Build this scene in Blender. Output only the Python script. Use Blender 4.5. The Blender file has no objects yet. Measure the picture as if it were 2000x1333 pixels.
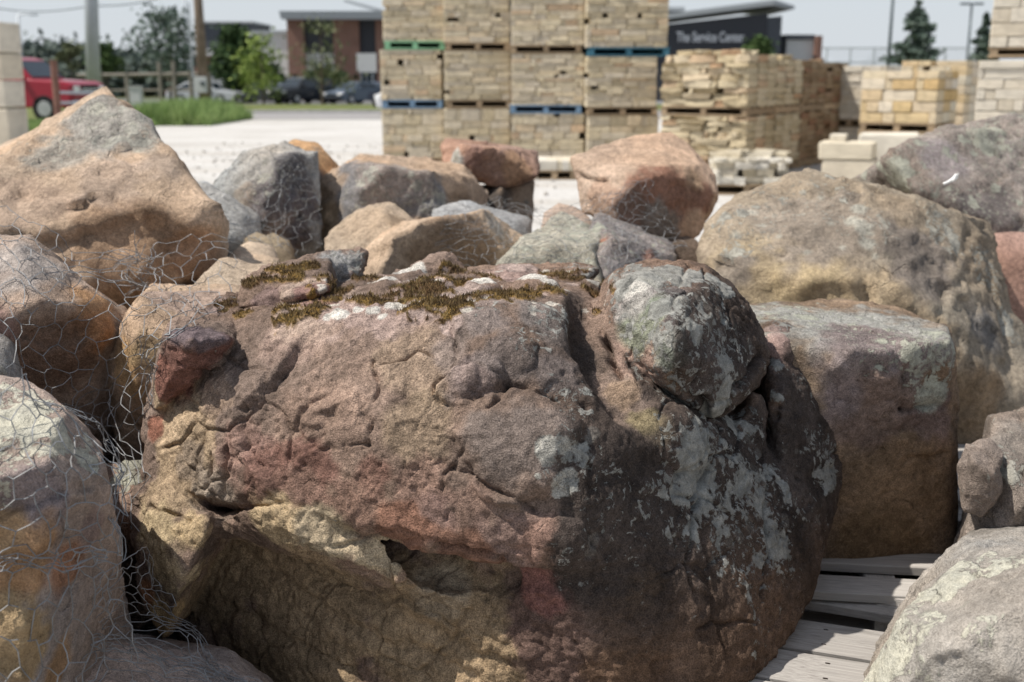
import bpy, bmesh, math, random
import numpy as np
from mathutils import Vector
from mathutils.bvhtree import BVHTree

R = math.radians
random.seed(7)
scn = bpy.context.scene
col = scn.collection

# ------------------------------------------------------------------ camera
CAM_H, F_PX, PITCH = 1.35, 2222.0, math.atan(516.0 / 2222.0)
cd = bpy.data.cameras.new('camera')
cam = bpy.data.objects.new('camera', cd)
col.objects.link(cam)
cam.location = (0, 0, CAM_H)
cam.rotation_euler = (R(90) - PITCH, 0, 0)
cd.sensor_width = 36.0
cd.lens = 36.0 * F_PX / 2000.0
cd.clip_start = 0.05
cd.clip_end = 3000
cd.dof.use_dof = True
cd.dof.focus_distance = 2.3
cd.dof.aperture_fstop = 3.5
cd.dof.aperture_blades = 7
scn.camera = cam

# ------------------------------------------------------------------ world, sun, exposure
SUN_EL, SUN_AZ = 57.0, 258.0          # azimuth clockwise from +Y (north)
w = bpy.data.worlds.new('World')
scn.world = w
w.use_nodes = True
nt = w.node_tree
bg = nt.nodes['Background']
sky = nt.nodes.new('ShaderNodeTexSky')
sky.sky_type = 'NISHITA'
sky.sun_disc = False
sky.sun_elevation = R(SUN_EL)
sky.sun_rotation = R(SUN_AZ)
sky.air_density = 1.0
sky.dust_density = 1.2
sky.ozone_density = 1.0
hz = nt.nodes.new('ShaderNodeMix')          # thin high haze that whitens the whole sky
hz.data_type = 'RGBA'
tcw = nt.nodes.new('ShaderNodeTexCoord')
sxw = nt.nodes.new('ShaderNodeSeparateXYZ')
nt.links.new(tcw.outputs['Generated'], sxw.inputs[0])
mrw = nt.nodes.new('ShaderNodeMapRange')     # haze thickest along the whole horizon, thinning overhead
for _i, _v in enumerate((0.0, 0.55, 0.88, 0.32)): mrw.inputs[_i + 1].default_value = _v
nt.links.new(sxw.outputs[2], mrw.inputs[0])
nt.links.new(mrw.outputs[0], hz.inputs[0])
nt.links.new(sky.outputs[0], hz.inputs[6])
hz.inputs[7].default_value = (7.3, 7.8, 8.4, 1)
nt.links.new(hz.outputs[2], bg.inputs[0])
bg.inputs[1].default_value = 0.085

sl = bpy.data.lights.new('sun', 'SUN')
sl.energy = 4.6
sl.angle = R(0.53)
sl.color = (1.0, 0.945, 0.865)
sun = bpy.data.objects.new('sun', sl)
col.objects.link(sun)
_sd = Vector((math.sin(R(SUN_AZ)) * math.cos(R(SUN_EL)), math.cos(R(SUN_AZ)) * math.cos(R(SUN_EL)), math.sin(R(SUN_EL))))
sun.rotation_euler = (-_sd).to_track_quat('-Z', 'Y').to_euler()
sun.location = (-20, -10, 40)

scn.view_settings.view_transform = 'Standard'
scn.view_settings.look = 'None'
scn.view_settings.exposure = 0.2
scn.view_settings.gamma = 1.0
scn.view_settings.use_curve_mapping = False
scn.render.engine = 'CYCLES'
scn.cycles.use_denoising = True
scn.cycles.max_bounces = 6
scn.cycles.diffuse_bounces = 3
scn.cycles.transparent_max_bounces = 8

# ------------------------------------------------------------------ helpers: pixels of the 2000 px photograph to metres
CP, SP = math.cos(PITCH), math.sin(PITCH)


def ray(px, py):
    a, b = (px - 1000.0) / F_PX, (666.5 - py) / F_PX
    return np.array((a, CP + b * SP, -SP + b * CP))


def at(px, py, Y):
    d = ray(px, py)
    return np.array((0, 0, CAM_H)) + d * (Y / d[1])


def gnd(px, py, z=0.0):
    d = ray(px, py)
    return np.array((0, 0, CAM_H)) + d * ((z - CAM_H) / d[2])


def to_px(P):
    q = P - np.array((0, 0, CAM_H))
    dep = q[:, 1] * CP - q[:, 2] * SP
    up = q[:, 1] * SP + q[:, 2] * CP
    dep = np.maximum(dep, 1e-3)
    return 1000 + F_PX * q[:, 0] / dep, 666.5 - F_PX * up / dep, dep


# ------------------------------------------------------------------ helpers: noise
_T = np.random.RandomState(5).rand(65536).astype(np.float32) * 2 - 1


from concurrent.futures import ThreadPoolExecutor
_POOL = ThreadPoolExecutor(4)


def chunked(fn):
    """runs a per-point function on slices of the points, side by side"""
    def g(P, *a, **k):
        if len(P) < 40000: return fn(P, *a, **k)
        out = list(_POOL.map(lambda q: fn(q, *a, **k), np.array_split(P, max(4, len(P) // 30000))))
        if isinstance(out[0], tuple): return tuple(np.concatenate(x) for x in zip(*out))
        return np.concatenate(out)
    return g


@chunked
def vnoise(P, seed=0):
    Pi = np.floor(P)
    f = (P - Pi).astype(np.float32)
    i = Pi.astype(np.int64)
    f = f * f * f * (f * (f * 6 - 15) + 10)
    x0 = (i[:, 0] + seed * 131) * 73856093
    y0 = i[:, 1] * 19349663
    z0 = i[:, 2] * 83492791
    x1, y1, z1 = x0 + 73856093, y0 + 19349663, z0 + 83492791

    def g(a, b, c):
        h = a ^ b ^ c
        h = (h ^ (h >> 13)) * 1274126177
        return _T[(h ^ (h >> 15)) & 65535]
    fx, fy, fz = f[:, 0], f[:, 1], f[:, 2]
    a = g(x0, y0, z0); a += fx * (g(x1, y0, z0) - a)
    b = g(x0, y1, z0); b += fx * (g(x1, y1, z0) - b)
    a += fy * (b - a)
    c = g(x0, y0, z1); c += fx * (g(x1, y0, z1) - c)
    d = g(x0, y1, z1); d += fx * (g(x1, y1, z1) - d)
    c += fy * (d - c)
    return a + fz * (c - a)


_RM = np.array(((0.36, 0.48, -0.8), (-0.8, 0.6, 0.0), (0.48, 0.64, 0.6)))


@chunked
def fbm(P, scale, octv=4, seed=0, gain=0.5):
    Q = P * scale
    s = np.zeros(len(P), np.float32)
    a, t = 1.0, 0.0
    for o in range(octv):
        s += a * vnoise(Q, seed + o * 17)
        t += a
        a *= gain
        Q = (Q @ _RM) * 2.03 + 11.3
    return s / t


@chunked
def ridged(P, scale, octv=4, seed=0):
    Q = P * scale
    s = np.zeros(len(P), np.float32)
    a, t = 1.0, 0.0
    for o in range(octv):
        s += a * (1 - np.abs(vnoise(Q, seed + o * 17)) * 2)
        t += a
        a *= 0.5
        Q = (Q @ _RM) * 2.07 + 7.1
    return s / t


@chunked
def worley(P, scale, seed=0):
    """nearest and second nearest cell point (in cell units) and a random number of the nearest cell"""
    Q = P * scale
    I = np.floor(Q).astype(np.int64)
    F = (Q - I).astype(np.float32)
    f1 = np.full(len(P), 9.0, np.float32); f2 = f1.copy(); hid = np.zeros(len(P), np.float32)
    for i in (-1, 0, 1):
        for j in (-1, 0, 1):
            for k in (-1, 0, 1):
                h = ((I[:, 0] + i + seed * 77) * 73856093) ^ ((I[:, 1] + j) * 19349663) ^ ((I[:, 2] + k) * 83492791)
                h = (h ^ (h >> 13)) * 1274126177; h = (h ^ (h >> 16))
                dx = i + (_T[h & 65535] * .4 + .5) - F[:, 0]; dy = j + (_T[(h >> 4) & 65535] * .4 + .5) - F[:, 1]; dz = k + (_T[(h >> 8) & 65535] * .4 + .5) - F[:, 2]
                d = dx * dx + dy * dy + dz * dz
                c = d < f1
                f2 = np.where(c, f1, np.minimum(f2, d)); f1 = np.where(c, d, f1); hid = np.where(c, _T[(h >> 11) & 65535] * .5 + .5, hid)
    return np.sqrt(f1), np.sqrt(f2), hid


def sstep(a, b, x):
    t = np.clip((x - a) / (b - a), 0, 1)
    return t * t * (3 - 2 * t)


# ------------------------------------------------------------------ helpers: objects
def tag(o, label=None, cat=None, group=None, kind=None):
    if label: o['label'] = label
    if cat: o['category'] = cat
    if group: o['group'] = group
    if kind: o['kind'] = kind
    return o


def empty(name, loc=(0, 0, 0), rz=0.0):
    o = bpy.data.objects.new(name, None)
    o.empty_display_size = 0.1
    o.location = loc
    o.rotation_euler = (0, 0, rz)
    col.objects.link(o)
    return o


def link(name, me, m=None, parent=None):
    o = bpy.data.objects.new(name, me)
    if m is not None and not me.materials: me.materials.append(m)
    col.objects.link(o)
    if parent is not None: o.parent = parent
    return o


def mesh_np(name, V, Fc, smooth=True):
    """Fc: (n,3) or (n,4) index array."""
    me = bpy.data.meshes.new(name)
    n, k = Fc.shape
    me.vertices.add(len(V)); me.vertices.foreach_set('co', np.ascontiguousarray(V, np.float32).ravel())
    me.loops.add(n * k); me.loops.foreach_set('vertex_index', np.ascontiguousarray(Fc, np.int32).ravel())
    me.polygons.add(n)
    me.polygons.foreach_set('loop_start', np.arange(0, n * k, k, dtype=np.int32))
    me.polygons.foreach_set('loop_total', np.full(n, k, np.int32))
    if smooth: me.polygons.foreach_set('use_smooth', np.ones(n, bool))
    me.update(calc_edges=True)
    return me


class MB:
    """collects boxes, prisms, tubes; build() links them as ONE mesh object"""
    def __init__(s): s.v, s.f = [], []

    def box(s, c, d, rz=0.0, tilt=None):
        x, y, z = d[0] / 2, d[1] / 2, d[2] / 2
        b = len(s.v); cr, sr = math.cos(rz), math.sin(rz)
        for q in ((-x, -y, -z), (x, -y, -z), (x, y, -z), (-x, y, -z), (-x, -y, z), (x, -y, z), (x, y, z), (-x, y, z)):
            s.v.append((c[0] + q[0] * cr - q[1] * sr, c[1] + q[0] * sr + q[1] * cr, c[2] + q[2]))
        for q in ((0, 3, 2, 1), (4, 5, 6, 7), (0, 1, 5, 4), (1, 2, 6, 5), (2, 3, 7, 6), (3, 0, 4, 7)):
            s.f.append(tuple(b + i for i in q))
        return s

    def hexa(s, pts):
        b = len(s.v); s.v += [tuple(p) for p in pts]
        for q in ((0, 3, 2, 1), (4, 5, 6, 7), (0, 1, 5, 4), (1, 2, 6, 5), (2, 3, 7, 6), (3, 0, 4, 7)):
            s.f.append(tuple(b + i for i in q))
        return s

    def prism(s, poly, y0, y1, inset=0.0):
        """polygon in x,z extruded along y"""
        b, n = len(s.v), len(poly)
        for (x, z) in poly: s.v.append((x, y0, z))
        for (x, z) in poly: s.v.append((x, y1, z))
        s.f.append(tuple(b + i for i in range(n)))
        s.f.append(tuple(b + n + i for i in reversed(range(n))))
        for i in range(n):
            j = (i + 1) % n
            s.f.append((b + j, b + i, b + n + i, b + n + j))
        return s

    def tube(s, pts, rads, n=6, cap=True):
        b = len(s.v); k = len(pts)
        P = [Vector(p) for p in pts]
        if not hasattr(rads, '__len__'): rads = [rads] * k
        for i, p in enumerate(P):
            t = (P[min(i + 1, k - 1)] - P[max(i - 1, 0)])
            t = t.normalized() if t.length > 1e-9 else Vector((0, 0, 1))
            a = t.cross(Vector((0.31, 0.22, 0.93)))
            if a.length < 1e-3: a = t.cross(Vector((1, 0, 0)))
            a.normalize(); c = t.cross(a)
            for j in range(n):
                an = 2 * math.pi * j / n
                s.v.append(tuple(p + (a * math.cos(an) + c * math.sin(an)) * rads[i]))
        for i in range(k - 1):
            for j in range(n):
                j2 = (j + 1) % n
                s.f.append((b + i * n + j, b + i * n + j2, b + (i + 1) * n + j2, b + (i + 1) * n + j))
        if cap:
            s.f.append(tuple(b + j for j in reversed(range(n))))
            s.f.append(tuple(b + (k - 1) * n + j for j in range(n)))
        return s

    def quad(s, a, b_, c, d):
        b = len(s.v); s.v += [tuple(a), tuple(b_), tuple(c), tuple(d)]
        s.f.append((b, b + 1, b + 2, b + 3)); return s

    def mesh(s, name, smooth=False):
        me = bpy.data.meshes.new(name)
        me.from_pydata(s.v, [], s.f)
        if smooth: me.polygons.foreach_set('use_smooth', np.ones(len(me.polygons), bool))
        me.update()
        return me

    def build(s, name, m, parent=None, smooth=False, bevel=0.0):
        o = link(name, s.mesh(name, smooth), m, parent)
        if bevel:
            md = o.modifiers.new('bevel', 'BEVEL'); md.width = bevel; md.segments = 2; md.limit_method = 'ANGLE'
        return o


# ------------------------------------------------------------------ helpers: materials
class NT:
    def __init__(s, name):
        s.m = bpy.data.materials.new(name); s.m.use_nodes = True
        s.t = s.m.node_tree; s.b = s.t.nodes['Principled BSDF']
        s.b.inputs['Roughness'].default_value = 0.9
        s.b.inputs['Specular IOR Level'].default_value = 0.12

    def n(s, typ, ins=None, **kw):
        nd = s.t.nodes.new('ShaderNode' + typ)
        for k, v in kw.items(): setattr(nd, k, v)
        for k, v in (ins or {}).items():
            if hasattr(v, 'is_linked') or isinstance(v, bpy.types.NodeSocket): s.t.links.new(v, nd.inputs[k])
            else: nd.inputs[k].default_value = v
        return nd

    def noise(s, vec, scale, detail=4, rough=0.55, dist=0.0):
        return s.n('TexNoise', {'Vector': vec, 'Scale': scale, 'Detail': detail, 'Roughness': rough, 'Distortion': dist}).outputs[0]

    def mr(s, v, a, b, c, d, smooth=False):
        nd = s.n('MapRange', {0: v, 1: a, 2: b, 3: c, 4: d})
        if smooth: nd.interpolation_type = 'SMOOTHSTEP'
        return nd.outputs[0]

    def math(s, op, a, b=0.0):
        return s.n('Math', {0: a, 1: b}, operation=op).outputs[0]

    def mix(s, fac, a, b, mode='MIX'):
        nd = s.n('Mix', data_type='RGBA', blend_type=mode)
        for i, v in ((0, fac), (6, a), (7, b)):
            if isinstance(v, bpy.types.NodeSocket): s.t.links.new(v, nd.inputs[i])
            elif i == 0: nd.inputs[0].default_value = v
            else: nd.inputs[i].default_value = (v[0], v[1], v[2], 1)
        return nd.outputs[2]

    def ramp(s, fac, stops):
        nd = s.n('ValToRGB', {0: fac})
        e = nd.color_ramp.elements
        while len(e) < len(stops): e.new(0.5)
        for i, (p, c) in enumerate(stops):
            e[i].position = p; e[i].color = (c[0], c[1], c[2], 1)
        return nd.outputs[0]

    def set(s, color=None, rough=None, bump=None, dist=0.01, strength=1.0, metal=None):
        if color is not None:
            if isinstance(color, bpy.types.NodeSocket): s.t.links.new(color, s.b.inputs['Base Color'])
            else: s.b.inputs['Base Color'].default_value = (color[0], color[1], color[2], 1)
        if rough is not None:
            if isinstance(rough, bpy.types.NodeSocket): s.t.links.new(rough, s.b.inputs['Roughness'])
            else: s.b.inputs['Roughness'].default_value = rough
        if metal is not None: s.b.inputs['Metallic'].default_value = metal
        if bump is not None:
            bn = s.n('Bump', {'Height': bump, 'Distance': dist, 'Strength': strength})
            s.t.links.new(bn.outputs[0], s.b.inputs['Normal'])
        return s.m

    def obj(s): return s.n('TexCoord').outputs['Object']
    def rnd(s): return s.n('ObjectInfo').outputs['Random']


def plain(name, c, rough=0.8, metal=0.0, var=0.15, scale=6.0):
    t = NT(name)
    nz = t.noise(t.obj(), scale, 5)
    k = t.mr(nz, 0.25, 0.75, 1 - var, 1 + var)
    cc = t.n('Mix', data_type='RGBA', blend_type='MULTIPLY')
    cc.inputs[0].default_value = 1
    cc.inputs[6].default_value = (c[0], c[1], c[2], 1)
    t.t.links.new(k, cc.inputs[7])
    return t.set(cc.outputs[2], rough, None, metal=metal)


def rock_mat(name, lich=((0.36, 0.37, 0.31), (0.20, 0.21, 0.19)), lscale=16.0, grain=1.0, bump=0.006, spots=0.0, lsharp=0.035):
    t = NT(name)
    P = t.obj()
    base = t.n('Attribute', attribute_name='Col').outputs['Color']
    la = t.n('Attribute', attribute_name='Lich').outputs['Fac']
    n1 = t.noise(P, 7.0, 6, 0.6, 0.3)
    n2 = t.noise(P, 60.0, 5, 0.65)
    n3 = t.noise(P, 330.0, 3, 0.6)
    k = t.math('MULTIPLY', t.mr(n1, 0.28, 0.72, 0.70, 1.28), t.mr(n2, 0.30, 0.70, 1 - 0.38 * grain, 1 + 0.36 * grain))
    k = t.math('MULTIPLY', k, t.mr(n3, 0.32, 0.68, 1 - 0.48 * grain, 1 + 0.42 * grain))
    c = t.mix(1.0, base, k, 'MULTIPLY')
    # darker mineral specks
    sp = t.mr(t.noise(P, 140.0, 3, 0.7), 0.60, 0.70, 0.0, 0.55)
    c = t.mix(sp, c, t.mix(1.0, c, (0.35, 0.33, 0.33), 'MULTIPLY'))
    # lichen, crisp rosettes from a warped cell pattern plus cloud noise
    wv = t.n('VectorMath', {0: P, 1: t.n('TexNoise', {'Vector': P, 'Scale': 34.0, 'Detail': 3}).outputs[1]}, operation='MULTIPLY_ADD')
    wv.inputs[1].default_value = (1, 1, 1)
    wp = t.n('VectorMath', {0: t.n('TexNoise', {'Vector': P, 'Scale': 26.0, 'Detail': 4}).outputs[1]}, operation='SCALE')
    wp.inputs['Scale'].default_value = 0.05
    pw = t.n('VectorMath', {0: P, 1: wp.outputs[0]}, operation='ADD').outputs[0]
    vo = t.n('TexVoronoi', {'Vector': pw, 'Scale': lscale}).outputs['Distance']
    ln = t.noise(P, lscale * 0.55, 7, 0.62)
    f = t.math('ADD', t.math('MULTIPLY', ln, 0.95), t.math('MULTIPLY', vo, -0.42))
    f = t.math('ADD', f, t.math('MULTIPLY', la, 0.62))
    f2 = t.math('ADD', f, t.math('MULTIPLY', t.math('SUBTRACT', n2, 0.5), 0.22))
    lm = t.mr(f2, 0.58, 0.58 + lsharp, 0.0, 1.0)
    sp2 = t.math('ADD', t.noise(pw, 62.0, 4, 0.6), t.math('MULTIPLY', la, 0.42))
    sp2 = t.math('MULTIPLY', t.mr(sp2, 0.70, 0.74, 0.0, 0.9), t.mr(la, 0.10, 0.18, 0.0, 1.0))
    lm = t.math('MAXIMUM', lm, sp2)
    lc = t.mix(t.mr(t.noise(P, 24.0, 5, 0.6), 0.35, 0.65, 0.0, 1.0), lich[0], lich[1])
    lc = t.mix(1.0, lc, t.math('MULTIPLY', t.mr(n2, 0.25, 0.75, 0.62, 1.3), t.mr(n3, 0.3, 0.7, 0.75, 1.25)), 'MULTIPLY')
    c = t.mix(t.math('MULTIPLY', lm, 0.92), c, lc)
    ve = t.n('TexVoronoi', {'Vector': pw, 'Scale': 8.5}, feature='DISTANCE_TO_EDGE').outputs['Distance']
    ve2 = t.n('TexVoronoi', {'Vector': pw, 'Scale': 23.0}, feature='DISTANCE_TO_EDGE').outputs['Distance']
    ck = t.math('MULTIPLY', t.mr(ve, 0.0, 0.030, 1.0, 0.0), t.mr(t.noise(P, 5.5, 5, 0.6), 0.56, 0.66, 0.0, 0.8))
    ck2 = t.math('MULTIPLY', t.mr(ve2, 0.0, 0.05, 1.0, 0.0), t.mr(t.noise(P, 9.0, 5, 0.6), 0.58, 0.66, 0.0, 0.4))
    ck = t.math('MAXIMUM', ck, ck2)
    c = t.mix(t.math('MULTIPLY', ck, 0.30), c, (0.07, 0.058, 0.048))
    h = t.math('ADD', t.math('MULTIPLY', n1, 0.7), t.math('MULTIPLY', n2, 1.0))
    h = t.math('SUBTRACT', h, t.math('MULTIPLY', ck, 0.75))
    h = t.math('ADD', h, t.math('MULTIPLY', n3, 0.42))
    h = t.math('ADD', h, t.math('MULTIPLY', lm, 0.22))
    return t.set(c, 0.93, h, bump * 2.0, 0.9)


# ------------------------------------------------------------------ rocks
_ICO = {}


def ico(level):
    if level not in _ICO:
        bm = bmesh.new()
        bmesh.ops.create_icosphere(bm, subdivisions=level, radius=1.0)
        me = bpy.data.meshes.new('tmp'); bm.to_mesh(me); bm.free()
        V = np.empty(len(me.vertices) * 3, np.float32); me.vertices.foreach_get('co', V)
        Fc = np.empty(len(me.loops), np.int32); me.loops.foreach_get('vertex_index', Fc)
        bpy.data.meshes.remove(me)
        V = V.reshape(-1, 3).astype(np.float64)
        _ICO[level] = (V / np.linalg.norm(V, axis=1)[:, None], Fc.reshape(-1, 3))
    return _ICO[level]


def hull_planes(P, areas=False):
    bm = bmesh.new()
    for p in P: bm.verts.new(p)
    r = bmesh.ops.convex_hull(bm, input=bm.verts[:])
    N, O, Ar = [], [], []
    for f in bm.faces:
        f.normal_update()
        if f.calc_area() < 1e-6: continue
        n = np.array(f.normal); N.append(n); Ar.append(f.calc_area()); O.append(float(n @ np.array(f.verts[0].co)))
    bm.free()
    N, O = np.array(N), np.array(O)
    c = P.mean(0)
    s = np.sign(O - N @ c); N *= s[:, None]; O *= s
    return (N, O, np.array(Ar)) if areas else (N, O)


def cloud(pts, thick, shrink=0.8, foot=None, footshrink=0.62, back_z=1.0):
    """front points (px, py, Y) plus a smaller copy of them further back and a foot on the ground"""
    A = np.array([at(*p) for p in pts])
    q = np.array(pts, float)
    cx, cy = (q[:, 0].min() + q[:, 0].max()) / 2, (q[:, 1].min() + q[:, 1].max()) / 2
    B = np.array([at(cx + (p[0] - cx) * shrink, cy + (p[1] - cy) * shrink, p[2] + thick) for p in pts])
    B[:, 2] = np.maximum(B[:, 2], foot if foot is not None else A[:, 2].min())
    L = [A, B]
    if foot is not None:
        al = np.vstack(L)
        mn, mx = al.min(0), al.max(0)
        cx, cy = (mn[0] + mx[0]) / 2, (mn[1] + mx[1]) / 2 + 0.08
        an = np.linspace(0, 2 * np.pi, 10, endpoint=False)
        L.append(np.stack((cx + np.cos(an) * (mx[0] - mn[0]) / 2 * footshrink, cy + np.sin(an) * (mx[1] - mn[1]) / 2 * footshrink, np.full(10, foot)), 1))
    return np.vstack(L)


def simplify(N, O, A, Ar, ang=22.0):
    """merge the hull's many small faces into a few broad broken faces"""
    od = np.argsort(-Ar); used = np.zeros(len(N), bool); RN, RO = [], []
    ca = math.cos(math.radians(ang))
    for i in od:
        if used[i]: continue
        g = (~used) & (N @ N[i] > ca)
        used |= g
        n = (N[g] * Ar[g, None]).sum(0); n /= np.linalg.norm(n)
        sup = (A @ n).max(); avg = ((N[g] @ n) * 0 + (O[g])).dot(Ar[g]) / Ar[g].sum()
        RN.append(n); RO.append(0.55 * sup + 0.45 * min(avg, sup))
    return np.array(RN), np.array(RO)


ROCKS = {}


def seg_dist(P, a, b):
    d = b - a
    t = np.clip(((P - a) @ d) / max(d @ d, 1e-12), 0, 1)
    return np.linalg.norm(P - (a + t[:, None] * d), axis=1)


def pick(px, py, U, Vv, Dp, P):
    """the point of the rock's own surface that faces the photographer at this pixel"""
    e = (U - px) ** 2 + (Vv - py) ** 2
    idx = np.where(e < 14 ** 2)[0]
    if len(idx) == 0: return P[np.argmin(e)]
    return P[idx[np.argmin(Dp[idx] + 0.0006 * np.sqrt(e[idx]))]]


def finish_rock(name, label, V, Fc, D, base, m, zones=(), cracks=(), bumps=(), seed=0, group=None, amp=(0.012, 0.009, 0.004), fr=(4.0, 14.0, 50.0),
                updust=None, lich=0.0, lich_up=0.0, strata=None, pits=0.0, frac=0.0, cat='boulder', extra=None, tint=(0.85, 1.18)):
    U, W, Dp = to_px(V)
    disp = amp[0] * fbm(V, fr[0], 3, seed) + amp[1] * ridged(V, fr[1], 4, seed + 3) + amp[2] * fbm(V, fr[2], 3, seed + 5)
    if strata:
        ax, sc_, am = strata
        ax = np.array(ax) / np.linalg.norm(ax)
        s = (V @ ax) * sc_ + 0.9 * fbm(V, 2.5, 3, seed + 9)
        disp += am * (np.abs((s % 1.0) - 0.5) * 2 - 0.5) * sstep(-0.3, 0.3, fbm(V, 3.0, 2, seed + 12))
    if frac:
        t = fbm(V, 3.2, 3, seed + 14) * 3.5
        ft = np.floor(t)
        disp += frac * ((ft + sstep(0.38, 0.62, t - ft)) / 3.5)
        f1, f2, hid = worley(V + 0.04 * np.stack([fbm(V, 8.0, 2, seed + 70 + i) for i in range(3)], 1), 6.0, seed)
        disp += frac * 0.5 * (hid - 0.5) * sstep(0.0, 0.1, f2 - f1) - frac * 0.25 * sstep(0.06, 0.0, f2 - f1) * sstep(0.0, 0.2, fbm(V, 3.0, 2, seed + 78))
    if pits:
        disp -= pits * sstep(0.25, 0.6, fbm(V, 26.0, 2, seed + 21))
    # long cracks, ledges and lumps the photograph shows
    for (pl, wd, dp, stp) in cracks:
        pts = [pick(x, y, U, W, Dp, V) for (x, y) in pl]
        lo, hi = np.min(pts, 0) - wd * 6 - 0.03, np.max(pts, 0) + wd * 6 + 0.03
        idx = np.where(((V > lo) & (V < hi)).all(1))[0]
        if not len(idx): continue
        Q = V[idx]
        jit = np.stack([fbm(Q, 16.0, 3, seed + 40 + k) for k in range(3)], 1) * 0.016
        Q = Q + jit
        best = np.full(len(idx), 9.0); side = np.zeros(len(idx))
        for a, b in zip(pts[:-1], pts[1:]):
            dd = seg_dist(Q, a, b)
            t2 = b - a
            view = (a + b) / 2 - np.array((0, 0, CAM_H))
            nn = np.cross(t2, view); nn /= (np.linalg.norm(nn) + 1e-9)
            sd = (Q - a) @ nn
            up = dd < best
            best = np.where(up, dd, best); side = np.where(up, sd, side)
        disp[idx] -= dp * np.exp(-(best / wd) ** 2)
        if stp:
            disp[idx] += stp * np.tanh(side / (wd * 0.5)) * np.exp(-np.abs(side) / 0.07) * np.exp(-np.maximum(best - np.abs(side), 0) / 0.02)
    for (x, y, rp, h, sq) in bumps:
        c = pick(x, y, U, W, Dp, V)
        rr = rp * c[1] / F_PX
        q = (V - c) / np.array((1.0, sq, 1.0))
        dd = np.linalg.norm(q, axis=1) / rr * (1 + 0.3 * fbm(V, 20.0, 2, seed + 77))
        disp += h * np.clip(1 - dd ** 3, 0, 1) ** 0.6
    # colours of the stone itself
    C = np.tile(np.array(base, np.float64), (len(V), 1))
    L = np.full(len(V), float(lich))
    mott = fbm(V, 5.0, 4, seed + 31)
    C *= (tint[0] + (tint[1] - tint[0]) * (mott * 0.9 + 0.5))[:, None]
    hue = fbm(V, 3.0, 3, seed + 33)
    C *= np.stack((1 + 0.10 * hue, 1 + 0.0 * hue, 1 - 0.10 * hue), 1)
    wn = fbm(V, 7.0, 4, seed + 35) * 0.75 + fbm(V, 30.0, 4, seed + 36) * 0.40
    M = np.zeros(len(V))
    for z in zones:
        k, x, y, rp, val = z[:5]
        am = z[5] if len(z) > 5 else 1.0
        sq = z[6] if len(z) > 6 else 1.0
        c = pick(x, y, U, W, Dp, V)
        rr = rp * c[1] / F_PX
        q = (V - c) * np.array((1.0, 1.0, sq)) if sq != 1.0 else V - c
        dd = np.linalg.norm(q, axis=1) / rr + wn * (1.0 if k != 'dot' else 0.35)
        wt = (sstep(1.25, 0.75, dd) if k != 'dot' else sstep(1.05, 0.93, dd)) * am
        if k in ('col', 'dot'): C = C * (1 - wt[:, None]) + np.array(val) * (0.82 + 0.36 * (mott * 0.8 + 0.5))[:, None] * wt[:, None]
        elif k == 'lich': L = L * (1 - wt) + val * wt
        elif k == 'moss': M = np.maximum(M, wt * val) if val > 0 else M * (1 - wt)
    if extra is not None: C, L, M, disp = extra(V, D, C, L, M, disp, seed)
    mm = sstep(0.56, 0.72, M + (0.7 * fbm(V, 20.0, 4, seed + 51) + 0.35 * fbm(V, 70.0, 2, seed + 52) - 0.05) * (M > 0.02))
    disp += mm * (0.002 + 0.005 * (vnoise(V * 150.0, seed + 60) * 0.5 + 0.5) + 0.004 * vnoise(V * 60.0, seed + 61))
    mc = np.where((fbm(V, 8.0, 3, seed + 62) > 0.0)[:, None], np.array((0.20, 0.125, 0.040)), np.array((0.105, 0.062, 0.030)))
    mc = mc * (0.75 + 0.5 * (vnoise(V * 120.0, seed + 64) * 0.5 + 0.5))[:, None]
    C = C * (1 - mm[:, None]) + mc * mm[:, None]
    L = L - 0.9 * mm
    Vn = V + D * disp[:, None]
    org = np.array((V[:, 0].mean(), V[:, 1].mean(), Vn[:, 2].min()))
    me = mesh_np(name, Vn - org, Fc)
    if lich_up:
        nn = np.empty(len(Vn) * 3, np.float32); me.vertex_normals.foreach_get('vector', nn)
        nn = nn.reshape(-1, 3)
        L = L + lich_up * sstep(0.25, 0.9, nn[:, 2]) * (1 - mm)
    C4 = np.ones((len(V), 4), np.float32); C4[:, :3] = np.clip(C, 0.004, 0.9)
    me.attributes.new('Col', 'FLOAT_COLOR', 'POINT').data.foreach_set('color', C4.ravel())
    me.attributes.new('Lich', 'FLOAT', 'POINT').data.foreach_set('value', np.clip(L, -1, 1).astype(np.float32))
    o = link(name, me, m)
    o.location = org
    tag(o, label, cat, group)
    ROCKS[len(ROCKS)] = (Vn, Fc, mm)
    return o


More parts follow.
